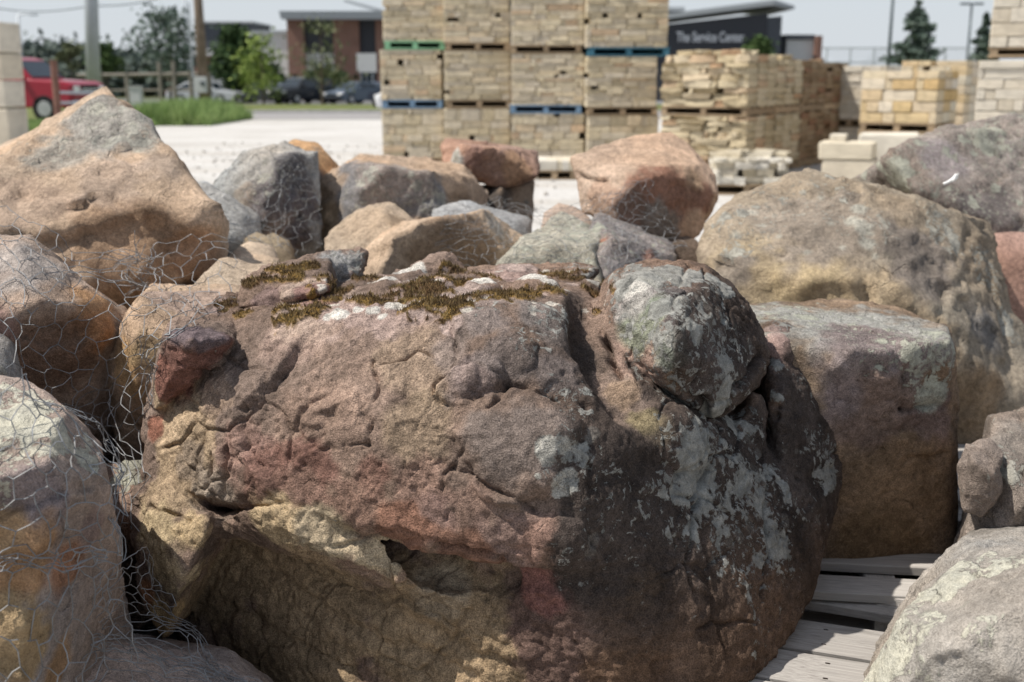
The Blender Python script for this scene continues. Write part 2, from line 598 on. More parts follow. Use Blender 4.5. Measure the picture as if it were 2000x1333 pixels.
def boulder(label, pts, thick, m, base, level=5, p=26, seed=0, chips=4, foot=None, shrink=0.8, name='boulder', group=None, footshrink=0.62, chipd=0.95, frac=0.030, ang=27.0, **kw):
    kw['frac'] = frac
    A = cloud(pts, thick, shrink, foot, footshrink)
    N, O, Ar = hull_planes(A, True)
    if ang: N, O = simplify(N, O, A, Ar, ang)
    mn, mx = A.min(0), A.max(0)
    c = A.mean(0) * 0.5 + (mn + mx) * 0.25
    rs = np.random.RandomState(seed + 100)
    if chips:
        n = rs.normal(size=(chips, 3)); n /= np.linalg.norm(n, axis=1)[:, None]
        n[:, 1] = -np.abs(n[:, 1]) * 0.8; n /= np.linalg.norm(n, axis=1)[:, None]
        sup = (A @ n.T).max(0)
        o = n @ c + (sup - n @ c) * (chipd + rs.rand(chips) * (1 - chipd))
        N = np.vstack((N, n)); O = np.concatenate((O, o))
    O = np.maximum(O - N @ c, 0.02)
    D, Fc = ico(level)
    k = np.array((-0.15 * np.sign(c[0]), -0.42, 0.12))
    D = D + k; D = D / np.linalg.norm(D, axis=1)[:, None]
    Q = np.maximum(D @ N.T / O, 0)
    mxq = Q.max(1)
    p = p * 24.0
    r = 1 / (mxq * ((Q / mxq[:, None]) ** p).sum(1) ** (1.0 / p))
    V = c + D * r[:, None]
    return finish_rock(name, label, V, Fc, D, base, m, seed=seed, group=group, **kw)


# ------------------------------------------------------------------ materials
M_HERO = rock_mat('weathered_sandstone', ((0.36, 0.355, 0.325), (0.20, 0.20, 0.185)), 15.0, 1.0, 0.004)
M_TAN = rock_mat('tan_sandstone', ((0.47, 0.45, 0.385), (0.28, 0.275, 0.245)), 13.0, 0.8, 0.006)
M_GREEN = rock_mat('green_lichen_stone', ((0.47, 0.47, 0.38), (0.32, 0.32, 0.27)), 12.0, 1.0, 0.006)
M_CRUST = rock_mat('yellow_lichen_stone', ((0.62, 0.595, 0.48), (0.47, 0.46, 0.39)), 11.0, 0.65, 0.006, lsharp=0.02)

# ------------------------------------------------------------------ terrain
def terrain_z(y): return -0.0115 * max(0.0, y - 42.0) if y < 300 else -0.0115 * 258


def sheet(name, xs, ys, dz, m, kind='structure'):
    V = [(x, y, terrain_z(y) + dz) for y in ys for x in xs]
    nx = len(xs)
    Fc = [(j * nx + i, j * nx + i + 1, (j + 1) * nx + i + 1, (j + 1) * nx + i) for j in range(len(ys) - 1) for i in range(nx - 1)]
    o = link(name, mesh_np(name, np.array(V), np.array(Fc), False), m)
    tag(o, kind=kind)
    return o


def ground_mat():
    t = NT('pale_gravel')
    P = t.obj()
    n1 = t.noise(P, 0.35, 6, 0.6)
    n2 = t.noise(P, 9.0, 5, 0.7)
    vo = t.n('TexVoronoi', {'Vector': P, 'Scale': 55.0}).outputs['Color']
    c = t.ramp(n1, [(0.30, (0.44, 0.42, 0.39)), (0.52, (0.54, 0.525, 0.50)), (0.72, (0.60, 0.585, 0.565))])
    yv = t.n('SeparateXYZ', {0: P}).outputs[1]
    near = t.mr(yv, 4.5, 9.0, 1.0, 0.0)
    sep = t.n('SeparateColor', {0: vo}).outputs[0]
    g = t.ramp(sep, [(0.0, (0.15, 0.14, 0.13)), (0.5, (0.27, 0.25, 0.23)), (1.0, (0.42, 0.40, 0.37))])
    c = t.mix(near, c, g)
    # tyre-swept bands across the yard
    wv = t.n('TexWave', {'Vector': P, 'Scale': 0.16, 'Distortion': 6.0, 'Detail': 3.0, 'Detail Scale': 0.6}, bands_direction='Y').outputs[1]
    c = t.mix(t.mr(wv, 0.65, 0.95, 0.0, 0.28), c, (0.42, 0.37, 0.31))
    c = t.mix(1.0, c, t.mr(n2, 0.3, 0.7, 0.82, 1.14), 'MULTIPLY')
    d = t.n('TexVoronoi', {'Vector': P, 'Scale': 55.0}).outputs['Distance']
    return t.set(c, 0.95, t.math('ADD', t.math('MULTIPLY', d, 0.4), n2), 0.012, 0.6)


def grass_mat(name, c1, c2, sc_=1.2):
    t = NT(name)
    P = t.obj()
    n = t.noise(P, sc_, 6, 0.7)
    c = t.ramp(n, [(0.3, c1), (0.55, c2), (0.75, (0.30, 0.27, 0.13))])
    c = t.mix(1.0, c, t.mr(t.noise(P, 14, 4, 0.7), 0.3, 0.7, 0.7, 1.25), 'MULTIPLY')
    return t.set(c, 0.95)


ys = [-30, 0, 10, 20, 30, 42, 60, 80, 110, 150, 220, 300, 600, 1600]
xs = list(np.linspace(-900, 900, 13))
sheet('ground', xs, ys, 0.0, ground_mat())
ASPH = plain('worn_asphalt', (0.30, 0.29, 0.285), 0.95, 0, 0.12, 3.0)
sheet('road', [-16.5, 0, 90], [37.5, 40, 42, 45.5], 0.01, ASPH)
LAWN = grass_mat('mown_grass', (0.085, 0.115, 0.035), (0.15, 0.17, 0.06))
sheet('lawn', [-100, -60, 0, 90], [47.5, 60, 74], 0.012, LAWN)
sheet('verge', [-60, -30, -12.0], [28.5, 42, 47.5], 0.016, LAWN)
sheet('car_park', [-140, 0, 160], [74, 90, 120], 0.008, plain('car_park_asphalt', (0.20, 0.20, 0.20), 0.95, 0, 0.12, 2.0))
sheet('far_field', [-900, 0, 900], [120, 220, 300, 600, 1600], 0.02, grass_mat('far_meadow', (0.07, 0.09, 0.04), (0.12, 0.13, 0.06), 0.1))
m = MB()
for i in range(46):
    m.box((-16.5 + 2.32 * i + 1.15, 45.62, terrain_z(45.6) + 0.05), (2.3, 0.16, 0.14))
o = m.build('kerb', plain('kerb_concrete', (0.48, 0.47, 0.45)), None, bevel=0.0)
tag(o, kind='structure')

# ------------------------------------------------------------------ the large boulder in front
def build_hero():
    def hull(pts, thick=None, k=0.01, shrink=0.9):
        A = np.array([at(*q) for q in pts])
        if thick:
            B = A.copy(); c = A.mean(0)
            B[:, 0] = c[0] + (A[:, 0] - c[0]) * shrink; B[:, 2] = c[2] + (A[:, 2] - c[2]) * shrink - 0.24 * thick; B[:, 1] += thick
            A = np.vstack((A, B))
        N, O = hull_planes(A)
        return N.astype(np.float32), O.astype(np.float32), k

    main = hull([(420, 640, 2.46), (560, 603, 2.42), (700, 612, 2.33), (890, 615, 2.25), (1000, 592, 2.30), (1130, 590, 2.40),
                 (300, 790, 2.43), (275, 950, 2.37), (410, 745, 2.31),
                 (560, 800, 2.18), (760, 830, 2.11), (420, 975, 2.21), (560, 982, 2.12), (760, 1003, 2.08), (900, 1058, 2.03), (1040, 1126, 2.0), (1150, 1120, 2.0),
                 (1000, 775, 2.13), (1090, 768, 2.13), (1130, 900, 2.03),
                 (1290, 850, 2.20), (1395, 890, 2.32), (1600, 960, 2.60),
                 (470, 575, 2.80), (700, 528, 3.0), (900, 524, 3.1), (1100, 520, 3.1), (1180, 560, 2.95), (1300, 700, 2.9),
                 (330, 900, 2.9), (420, 950, 3.1), (1000, 900, 3.35), (1500, 950, 3.2)], None, 0.013)
    arm = hull([(1205, 742, 2.36), (1290, 765, 2.30), (1370, 800, 2.31), (1405, 840, 2.33), (1408, 900, 2.33), (1380, 960, 2.30), (1350, 1060, 2.24), (1200, 900, 2.14), (1230, 830, 2.17), (1300, 830, 2.20), (1340, 880, 2.22)], 0.4, 0.014)
    shoulder = hull([(1405, 850, 2.44), (1450, 790, 2.50), (1490, 740, 2.56), (1515, 800, 2.54), (1512, 950, 2.46), (1510, 1100, 2.40), (1400, 1000, 2.31), (1372, 1080, 2.25), (1440, 900, 2.42)], 0.4, 0.018)
    low = hull([(1100, 1150, 2.02), (1150, 1420, 2.05), (1050, 1420, 2.11), (1400, 1420, 2.07), (1506, 1330, 2.15), (1564, 1250, 2.28), (1598, 1190, 2.38), (1632, 1080, 2.50), (1648, 960, 2.62),
                (1400, 880, 2.36), (1150, 900, 2.06), (390, 1420, 2.45), (330, 1230, 2.52), (345, 1060, 2.54), (1000, 1150, 2.26), (700, 1100, 2.44), (700, 1420, 2.36), (560, 1030, 2.54),
                (450, 1100, 3.2), (1450, 1100, 3.25), (450, 1420, 3.1), (1350, 1300, 3.2)], None, 0.02)
    strip = hull([(400, 1020, 2.27), (480, 1000, 2.17), (560, 988, 2.125), (620, 1004, 2.125), (700, 1052, 2.14), (790, 1096, 2.16), (900, 1150, 2.17), (1010, 1175, 2.12),
                  (400, 1042, 2.29), (550, 1036, 2.115), (615, 1066, 2.105), (720, 1108, 2.125), (850, 1172, 2.14), (970, 1206, 2.12)], 0.35, 0.0)
    leg = hull([(266, 955, 2.38), (330, 945, 2.29), (410, 1018, 2.19), (400, 1052, 2.18), (330, 1040, 2.21), (356, 1130, 2.18), (336, 1200, 2.21), (318, 1252, 2.26), (296, 1200, 2.27), (260, 1060, 2.33), (272, 1150, 2.29)], 0.34, 0.0)
    knob = hull([(1174, 570, 2.52), (1200, 522, 2.64), (1300, 500, 2.70), (1388, 512, 2.70), (1455, 572, 2.66), (1506, 655, 2.62), (1518, 712, 2.56), (1450, 792, 2.44), (1400, 828, 2.36),
                 (1285, 752, 2.30), (1196, 700, 2.42), (1172, 625, 2.46), (1250, 540, 2.50), (1310, 570, 2.34), (1318, 650, 2.24), (1305, 740, 2.25), (1400, 560, 2.48), (1420, 740, 2.34)], 0.5, 0.013)
    lobe = hull([(1470, 640, 2.76), (1530, 614, 2.80), (1600, 660, 2.80), (1650, 760, 2.80), (1668, 900, 2.74), (1660, 970, 2.68), (1625, 1110, 2.54), (1515, 1120, 2.42), (1515, 1000, 2.45), (1520, 760, 2.54), (1570, 820, 2.56), (1565, 1000, 2.49)], 0.3, 0.018)
    chunk = hull([(318, 648, 2.46), (345, 618, 2.52), (455, 624, 2.50), (446, 664, 2.31), (372, 666, 2.25), (328, 660, 2.32), (286, 790, 2.42), (300, 806, 2.38), (360, 760, 2.33), (430, 705, 2.33), (455, 660, 2.42)], 0.2, 0.0)
    spur = hull([(296, 760, 2.44), (345, 775, 2.40), (315, 805, 2.40), (272, 862, 2.47), (280, 800, 2.46), (288, 868, 2.45)], 0.14, 0.0)
    slab = hull([(466, 584, 2.60), (475, 545, 2.66), (520, 513, 2.76), (640, 500, 2.82), (648, 545, 2.66), (560, 566, 2.55), (630, 560, 2.58), (470, 600, 2.57), (640, 580, 2.6), (545, 595, 2.55)], 0.25, 0.0)
    ledge = hull([(546, 560, 2.56), (560, 548, 2.62), (640, 540, 2.62), (640, 558, 2.55), (552, 582, 2.50), (636, 566, 2.52), (552, 600, 2.52)], 0.1, 0.0)
    peak = hull([(545, 515, 2.85), (640, 486, 2.92), (705, 478, 2.97), (715, 489, 2.94), (712, 520, 2.90), (650, 522, 2.82), (590, 545, 2.80), (700, 545, 2.86)], 0.15, 0.0)
    hump = hull([(800, 520, 2.95), (830, 500, 2.98), (865, 489, 3.0), (890, 497, 3.0), (908, 522, 2.96), (860, 514, 2.88), (820, 545, 2.88), (900, 548, 2.88)], 0.15, 0.006)
    back_l = hull([(400, 600, 2.66), (440, 565, 2.74), (482, 588, 2.68), (430, 640, 2.50), (372, 622, 2.60), (500, 640, 2.48)], 0.2, 0.0)
    back_r = hull([(960, 520, 3.0), (1100, 512, 3.05), (1190, 520, 2.98), (1150, 545, 2.8), (960, 540, 2.85)], 0.2, 0.008)
    parts = [main, low, arm, shoulder, knob, lobe, strip, leg, chunk, spur, slab, ledge, peak, hump, back_l, back_r]
    kk = [0.0, 0.02, 0.016, 0.012, 0.016, 0.014, 0.004, 0.02, 0.003, 0.008, 0.004, 0.003, 0.004, 0.01, 0.008, 0.01]
    carve = [(at(1150, 545, 2.62), 0.028), (at(1150, 620, 2.42), 0.048), (at(1168, 690, 2.30), 0.070), (at(1222, 770, 2.21), 0.062), (at(1290, 825, 2.17), 0.040)]
    hollow = [(at(590, 1003, 2.19), 0.028), (at(720, 1040, 2.20), 0.052), (at(850, 1086, 2.16), 0.068), (at(965, 1122, 2.10), 0.045), (at(1020, 1140, 2.05), 0.02)]
    carve, hollow = [[(np.array(c, np.float32), r) for c, r in T] for T in (carve, hollow)]

    def sdf(X):
        d = None
        for (N, O, k), ks in zip(parts, kk):
            q = X @ N.T - O
            s = q.max(1)
            if k:
                ix = np.where(np.abs(s) < 0.1)[0]
                s[ix] += k * np.log(np.exp(np.maximum((q[ix] - s[ix, None]) / k, -20)).sum(1)) - k * 0.7
            if d is None: d = s
            else:
                h = np.clip(0.5 + 0.5 * (d - s) / ks, 0, 1)
                d = d + (s - d) * h - ks * h * (1 - h)
        for T, ks in ((carve, 0.03), (hollow, 0.012)):
            g = None
            for (a, ra), (b, rb) in zip(T[:-1], T[1:]):
                ba = b - a
                t = np.clip(((X - a) @ ba) / (ba @ ba), 0, 1)
                s = np.linalg.norm(X - a - t[:, None] * ba, axis=1) - (ra + (rb - ra) * t)
                g = s if g is None else np.minimum(g, s)
            h = np.clip(0.5 - 0.5 * (d + g) / ks, 0, 1)
            d = d + (-g - d) * h + ks * h * (1 - h)
        return np.maximum(d, -0.01 + 0.135 * sstep(0.0, 0.3, X[:, 0]) - X[:, 2])

    # the surface of the stone where the solid parts meet the air: surface nets on a 4 mm grid
    hs = 0.0041
    lo, hi = np.array((-0.95, 1.88, -0.03)), np.array((0.98, 3.46, 1.02))
    q4 = 6
    nc = np.ceil((hi - lo) / (hs * q4)).astype(int)
    gx = [lo[i] + hs * q4 * np.arange(nc[i] + 1) for i in range(3)]
    X = np.stack(np.meshgrid(*gx, indexing='ij'), -1).reshape(-1, 3).astype(np.float32)
    cs = np.concatenate(list(_POOL.map(sdf, np.array_split(X, 16)))).reshape(nc + 1)
    cc = (cs[:-1, :-1, :-1] + cs[1:, 1:, 1:] + cs[1:, :-1, :-1] + cs[:-1, 1:, 1:]) / 4
    act = np.abs(cc) < hs * q4 * 1.5
    G = np.repeat(np.repeat(np.repeat(np.where(cc > 0, 1.0, -1.0).astype(np.float32), q4, 0), q4, 1), q4, 2)
    A = np.repeat(np.repeat(np.repeat(act, q4, 0), q4, 1), q4, 2)
    idx = np.argwhere(A)
    val = np.concatenate(list(_POOL.map(lambda ix: sdf((lo + ix * hs).astype(np.float32)), np.array_split(idx, max(1, len(idx) // 80000)))))
    G[idx[:, 0], idx[:, 1], idx[:, 2]] = val
    S = G < 0
    n_in = np.zeros(tuple(np.array(G.shape) - 1), np.uint8)
    off = [(i, j, k) for i in (0, 1) for j in (0, 1) for k in (0, 1)]
    sl_ = lambda T, o: T[o[0]:T.shape[0] - 1 + o[0], o[1]:T.shape[1] - 1 + o[1], o[2]:T.shape[2] - 1 + o[2]]
    for o in off: n_in += sl_(S, o)
    cells = np.argwhere((n_in > 0) & (n_in < 8))
    pos = np.zeros((len(cells), 3)); cnt = np.zeros(len(cells))
    g8 = {o: G[cells[:, 0] + o[0], cells[:, 1] + o[1], cells[:, 2] + o[2]] for o in off}
    for ax in range(3):
        for o in off:
            if o[ax]: continue
            o2 = tuple(v + (1 if i == ax else 0) for i, v in enumerate(o))
            a_, b_ = g8[o], g8[o2]
            cr = (a_ < 0) != (b_ < 0)
            tt = np.where(cr, a_ / np.where(cr, a_ - b_, 1), 0)
            pp = np.array(o, float)[None] + tt[:, None] * np.eye(3)[ax]
            pos += pp * cr[:, None]; cnt += cr
    V = lo + (cells + pos / cnt[:, None]) * hs
    ID = np.full(n_in.shape, -1, np.int32); ID[cells[:, 0], cells[:, 1], cells[:, 2]] = np.arange(len(cells))
    quads = []
    for ax in range(3):
        a_, b_ = S.take(range(S.shape[ax] - 1), ax), S.take(range(1, S.shape[ax]), ax)
        e = np.argwhere(a_ != b_)
        u, v = [(1, 2), (2, 0), (0, 1)][ax]
        ok = (e[:, u] > 0) & (e[:, v] > 0) & (e[:, u] < ID.shape[u]) & (e[:, v] < ID.shape[v]) & (e[:, ax] < ID.shape[ax])
        e = e[ok]
        fl = a_[e[:, 0], e[:, 1], e[:, 2]]
        def cid(du, dv):
            c2 = e.copy(); c2[:, u] -= du; c2[:, v] -= dv
            return ID[c2[:, 0], c2[:, 1], c2[:, 2]]
        q = np.stack((cid(1, 1), cid(0, 1), cid(0, 0), cid(1, 0)), 1)
        quads.append(np.where(fl[:, None], q, q[:, ::-1]))
    Fc = np.vstack(quads)
    Fc = Fc[(Fc >= 0).all(1)]
    del G, A, S, ID, n_in

    def vnormals(V, Fc):
        nf = np.cross(V[Fc[:, 2]] - V[Fc[:, 0]], V[Fc[:, 3]] - V[Fc[:, 1]])
        N = np.stack([np.bincount(Fc.ravel(), np.repeat(nf[:, i], 4), len(V)) for i in range(3)], 1)
        return N / np.maximum(np.linalg.norm(N, axis=1), 1e-12)[:, None]

    def avg(T, k):
        for _ in range(k):
            T = np.stack([np.bincount(Fc.ravel(), np.repeat(T[Fc][:, :, i].mean(1), 4), len(T)) for i in range(3)], 1) / np.maximum(np.bincount(Fc.ravel(), None, len(T)), 1)[:, None]
        return T
    V = avg(V, 1)
    D = avg(vnormals(V, Fc), 4); D /= np.maximum(np.linalg.norm(D, axis=1), 1e-9)[:, None]

    B1, TAN, YEL, RED, PUR = (0.232, 0.166, 0.130), (0.40, 0.30, 0.20), (0.52, 0.41, 0.26), (0.205, 0.112, 0.088), (0.165, 0.108, 0.088)
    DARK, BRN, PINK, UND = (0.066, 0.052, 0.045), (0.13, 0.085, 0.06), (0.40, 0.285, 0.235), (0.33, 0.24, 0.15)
    Z = [('col', 340, 860, 120, TAN), ('col', 320, 960, 90, TAN), ('col', 420, 760, 60, (0.36, 0.26, 0.19), 0.7), ('col', 450, 870, 60, (0.25, 0.16, 0.13), 0.8),
         ('col', 400, 970, 55, (0.28, 0.235, 0.19), 0.8), ('col', 360, 900, 40, (0.30, 0.24, 0.19), .6),
         ('col', 640, 850, 120, (0.275, 0.19, 0.145), 0.6), ('col', 800, 700, 90, (0.27, 0.20, 0.145), 0.8), ('col', 800, 840, 80, (0.28, 0.21, 0.145), 0.7),
         ('col', 870, 670, 45, (0.205, 0.165, 0.145), 0.8), ('col', 940, 740, 60, (0.23, 0.18, 0.165), 0.8), ('col', 560, 650, 70, (0.27, 0.195, 0.16), 0.8),
         ('col', 500, 890, 40, (0.35, 0.22, 0.18), 0.7), ('col', 520, 935, 60, RED, 0.7), ('col', 610, 915, 75, RED, 0.9), ('col', 720, 925, 60, (0.24, 0.13, 0.10), 0.7),
         ('col', 590, 960, 60, (0.27, 0.175, 0.135), 0.7), ('col', 700, 975, 70, (0.265, 0.165, 0.125), 0.75), ('col', 820, 960, 70, (0.28, 0.18, 0.14), 0.8), ('col', 850, 1015, 60, (0.29, 0.19, 0.16), 0.8),
         ('col', 930, 990, 60, (0.26, 0.172, 0.135), 0.8), ('col', 990, 1050, 80, (0.28, 0.19, 0.16), 0.8), ('col', 1070, 1060, 60, (0.29, 0.18, 0.14), 0.8), ('col', 1110, 1110, 50, (0.22, 0.14, 0.10), 0.8),
         ('col', 1010, 860, 105, (0.195, 0.158, 0.138), 0.9), ('col', 1000, 700, 70, (0.20, 0.165, 0.15), 0.8), ('col', 1090, 720, 60, (0.19, 0.16, 0.15), 0.8),
         ('col', 560, 1200, 230, UND), ('col', 800, 1240, 200, UND), ('col', 940, 1300, 150, UND), ('col', 420, 1150, 90, UND), ('col', 780, 1050, 70, (0.24, 0.13, 0.09), 0.95), ('col', 900, 1095, 70, (0.24, 0.135, 0.095), 0.95),
         ('col', 520, 1012, 60, (0.44, 0.335, 0.21)), ('col', 650, 1040, 60, (0.42, 0.34, 0.235)), ('col', 740, 1095, 50, (0.40, 0.325, 0.225)), ('col', 850, 1130, 60, (0.42, 0.33, 0.23)),
         ('col', 300, 1040, 75, YEL), ('col', 370, 1030, 50, (0.46, 0.35, 0.21), .8), ('col', 320, 1130, 70, YEL, 0.9), ('col', 310, 1210, 50, (0.48, 0.34, 0.18), 0.9), ('col', 275, 1160, 30, (0.40, 0.19, 0.10), 0.8),
         ('col', 1090, 1220, 110, PUR), ('col', 1120, 1320, 90, PUR), ('col', 1060, 1150, 50, (0.26, 0.13, 0.11)),
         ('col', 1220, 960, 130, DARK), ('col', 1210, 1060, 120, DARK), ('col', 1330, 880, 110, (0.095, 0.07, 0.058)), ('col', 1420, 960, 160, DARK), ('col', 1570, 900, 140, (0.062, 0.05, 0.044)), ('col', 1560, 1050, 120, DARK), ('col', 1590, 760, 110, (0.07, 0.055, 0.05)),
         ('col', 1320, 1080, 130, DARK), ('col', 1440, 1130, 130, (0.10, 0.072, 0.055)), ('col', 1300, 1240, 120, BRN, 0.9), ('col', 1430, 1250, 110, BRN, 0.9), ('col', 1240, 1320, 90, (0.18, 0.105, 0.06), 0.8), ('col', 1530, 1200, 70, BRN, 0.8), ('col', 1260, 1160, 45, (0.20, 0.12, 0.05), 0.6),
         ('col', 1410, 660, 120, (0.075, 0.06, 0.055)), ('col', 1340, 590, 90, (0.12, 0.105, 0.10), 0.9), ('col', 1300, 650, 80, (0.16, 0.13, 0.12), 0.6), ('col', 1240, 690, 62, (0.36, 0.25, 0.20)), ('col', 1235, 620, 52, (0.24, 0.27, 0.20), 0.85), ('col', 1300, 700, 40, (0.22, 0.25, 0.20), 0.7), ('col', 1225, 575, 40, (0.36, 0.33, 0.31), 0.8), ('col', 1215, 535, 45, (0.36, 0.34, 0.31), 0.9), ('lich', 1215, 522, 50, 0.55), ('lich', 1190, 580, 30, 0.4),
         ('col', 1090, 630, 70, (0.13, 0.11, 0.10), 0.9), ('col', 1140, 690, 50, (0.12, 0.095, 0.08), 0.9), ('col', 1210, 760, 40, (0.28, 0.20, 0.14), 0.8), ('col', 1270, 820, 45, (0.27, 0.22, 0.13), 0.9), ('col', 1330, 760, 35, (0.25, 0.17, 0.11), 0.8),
         ('col', 1510, 640, 45, (0.36, 0.27, 0.24), 0.9), ('col', 1530, 680, 40, (0.30, 0.21, 0.185), 0.9),
         ('col', 620, 580, 130, (0.37, 0.28, 0.225), 0.9), ('col', 780, 580, 120, (0.36, 0.27, 0.235), 0.9), ('col', 930, 570, 110, (0.33, 0.26, 0.23), 0.9), ('col', 1000, 525, 60, (0.36, 0.26, 0.23), 0.8),
         ('col', 1060, 600, 60, (0.21, 0.18, 0.165), 0.8), ('col', 960, 610, 50, (0.27, 0.225, 0.205), 0.8),
         ('col', 370, 730, 62, (0.195, 0.102, 0.080)), ('col', 320, 760, 50, (0.21, 0.105, 0.08)), ('col', 430, 690, 40, (0.175, 0.092, 0.075)), ('col', 385, 640, 55, (0.145, 0.112, 0.115), 1.0, 2.2), ('col', 285, 840, 36, (0.24, 0.115, 0.08)),
         ('col', 520, 580, 45, (0.235, 0.165, 0.145)), ('col', 610, 560, 45, (0.215, 0.135, 0.115)), ('col', 660, 500, 60, (0.33, 0.32, 0.31)), ('col', 430, 590, 40, (0.27, 0.21, 0.19)),
         ('lich', 1300, 530, 95, 0.72), ('lich', 1180, 940, 60, 0.30), ('lich', 1240, 1000, 70, 0.30), ('lich', 1160, 1010, 50, 0.28), ('lich', 1300, 960, 50, 0.33), ('lich', 1400, 540, 50, 0.7), ('lich', 1170, 520, 50, 0.45), ('lich', 1400, 660, 150, 0.335), ('lich', 1350, 590, 60, 0.45), ('lich', 1430, 950, 230, 0.30), ('lich', 1370, 890, 70, 0.46), ('lich', 1480, 820, 60, 0.46), ('lich', 1470, 960, 55, 0.44), ('lich', 1540, 1080, 60, 0.40), ('lich', 1620, 900, 70, 0.38),
         ('lich', 1600, 700, 90, 0.36), ('lich', 1080, 600, 60, 0.42), ('lich', 1040, 660, 60, 0.36), ('lich', 1110, 760, 70, 0.36), ('lich', 1120, 900, 70, 0.30), ('lich', 1200, 1050, 110, 0.22), ('lich', 700, 500, 50, 0.5), ('lich', 960, 590, 60, 0.36), ('lich', 1290, 760, 50, 0.36), ('lich', 1280, 1250, 150, 0.05), ('lich', 1500, 1200, 90, 0.14), ('lich', 1440, 1080, 60, 0.30),
         ('moss', 550, 524, 60, 1.0), ('moss', 600, 512, 34, 1.0), ('moss', 490, 540, 30, 0.9), ('moss', 660, 545, 50, 0.8), ('moss', 560, 605, 60, 0.75), ('moss', 640, 575, 40, 0.7), ('moss', 440, 590, 34, 0.75), ('moss', 470, 605, 40, 0.6),
         ('moss', 720, 535, 60, 0.8), ('moss', 800, 560, 70, 0.85), ('moss', 760, 575, 60, 0.8), ('moss', 860, 585, 80, 0.9), ('moss', 920, 575, 60, 0.9), ('moss', 1000, 570, 60, 0.85), ('moss', 870, 545, 50, 0.8), ('moss', 960, 530, 50, 0.6), ('moss', 1050, 555, 50, 0.7), ('moss', 1130, 535, 50, 0.85), ('moss', 1150, 560, 25, 0.9), ('moss', 1090, 525, 40, 0.6), ('moss', 1200, 555, 22, 0.8), ('moss', 885, 520, 26, 0.85), ('moss', 1160, 600, 14, 0.6),
         ]
    for (x, y, r_) in ((755, 553, 24), (945, 549, 26), (800, 524, 36), (1040, 543, 30), (1075, 548, 22), (1165, 556, 22), (1160, 545, 20), (1250, 540, 46), (1230, 553, 30), (662, 608, 17), (725, 600, 14), (765, 593, 16), (810, 582, 14), (745, 605, 10), (700, 596, 12), (640, 612, 10)):
        Z.append(('moss', x, y, r_ * 1.15, 0.0)); Z.append(('dot', x, y, r_, (0.55, 0.52, 0.47), 0.92, 1.0)); 
    for (x, y, r_) in ((850, 553, 36), (880, 620, 24), (700, 575, 30), (1010, 520, 40)):
        Z.append(('dot', x, y, r_, (0.40, 0.31, 0.275), 0.9))
    rq = np.random.RandomState(8)
    for i in range(60):
        x, y = rq.uniform(610, 1180), rq.uniform(518, 604)
        r_ = rq.uniform(5, 14)
        Z.append(('moss', x, y, r_ * 1.2, 0.0)); Z.append(('dot', x, y, r_, (0.50, 0.46, 0.40) if i % 3 else (0.40, 0.31, 0.27), 0.85))
    # pale grey rosettes the photograph shows one by one on the dark flank
    for (x, y, r_) in ((1345, 585, 20), (1350, 610, 15), (1340, 640, 14), (1388, 590, 17), (1372, 578, 12), (1395, 625, 16), (1420, 645, 10), (1290, 590, 14), (1315, 665, 16), (1448, 640, 10), (1476, 670, 9), (1372, 668, 8), (1450, 760, 16), (1440, 745, 12), (1405, 792, 12), (1425, 785, 10),
                       (1068, 880, 19), (1100, 878, 14), (1070, 900, 12), (1052, 926, 6), (1135, 868, 12), (1165, 835, 14), (1160, 850, 10), (1100, 945, 22), (1112, 930, 14), (1088, 962, 10), (1170, 1060, 12), (1165, 1085, 12), (1178, 1050, 8),
                       (1345, 880, 17), (1342, 905, 14), (1350, 920, 10), (1370, 900, 14), (1362, 940, 12), (1350, 955, 8), (1340, 975, 7), (1375, 855, 10), (1420, 820, 12), (1390, 770, 10), (1470, 850, 12), (1490, 880, 10), (1480, 910, 12), (1498, 935, 8), (1500, 975, 12), (1475, 1020, 16), (1455, 1040, 14), (1440, 1055, 12), (1490, 1000, 12), (1540, 1015, 14), (1535, 1040, 10), (1560, 975, 8), (1590, 860, 8), (1620, 890, 9), (1612, 1010, 10), (1570, 880, 7), (1540, 880, 6), (1410, 1090, 9), (1380, 1060, 12), (1365, 1055, 8)):
        Z.append(('dot', x, y, r_ * 1.08, (0.43, 0.415, 0.37), 0.92))
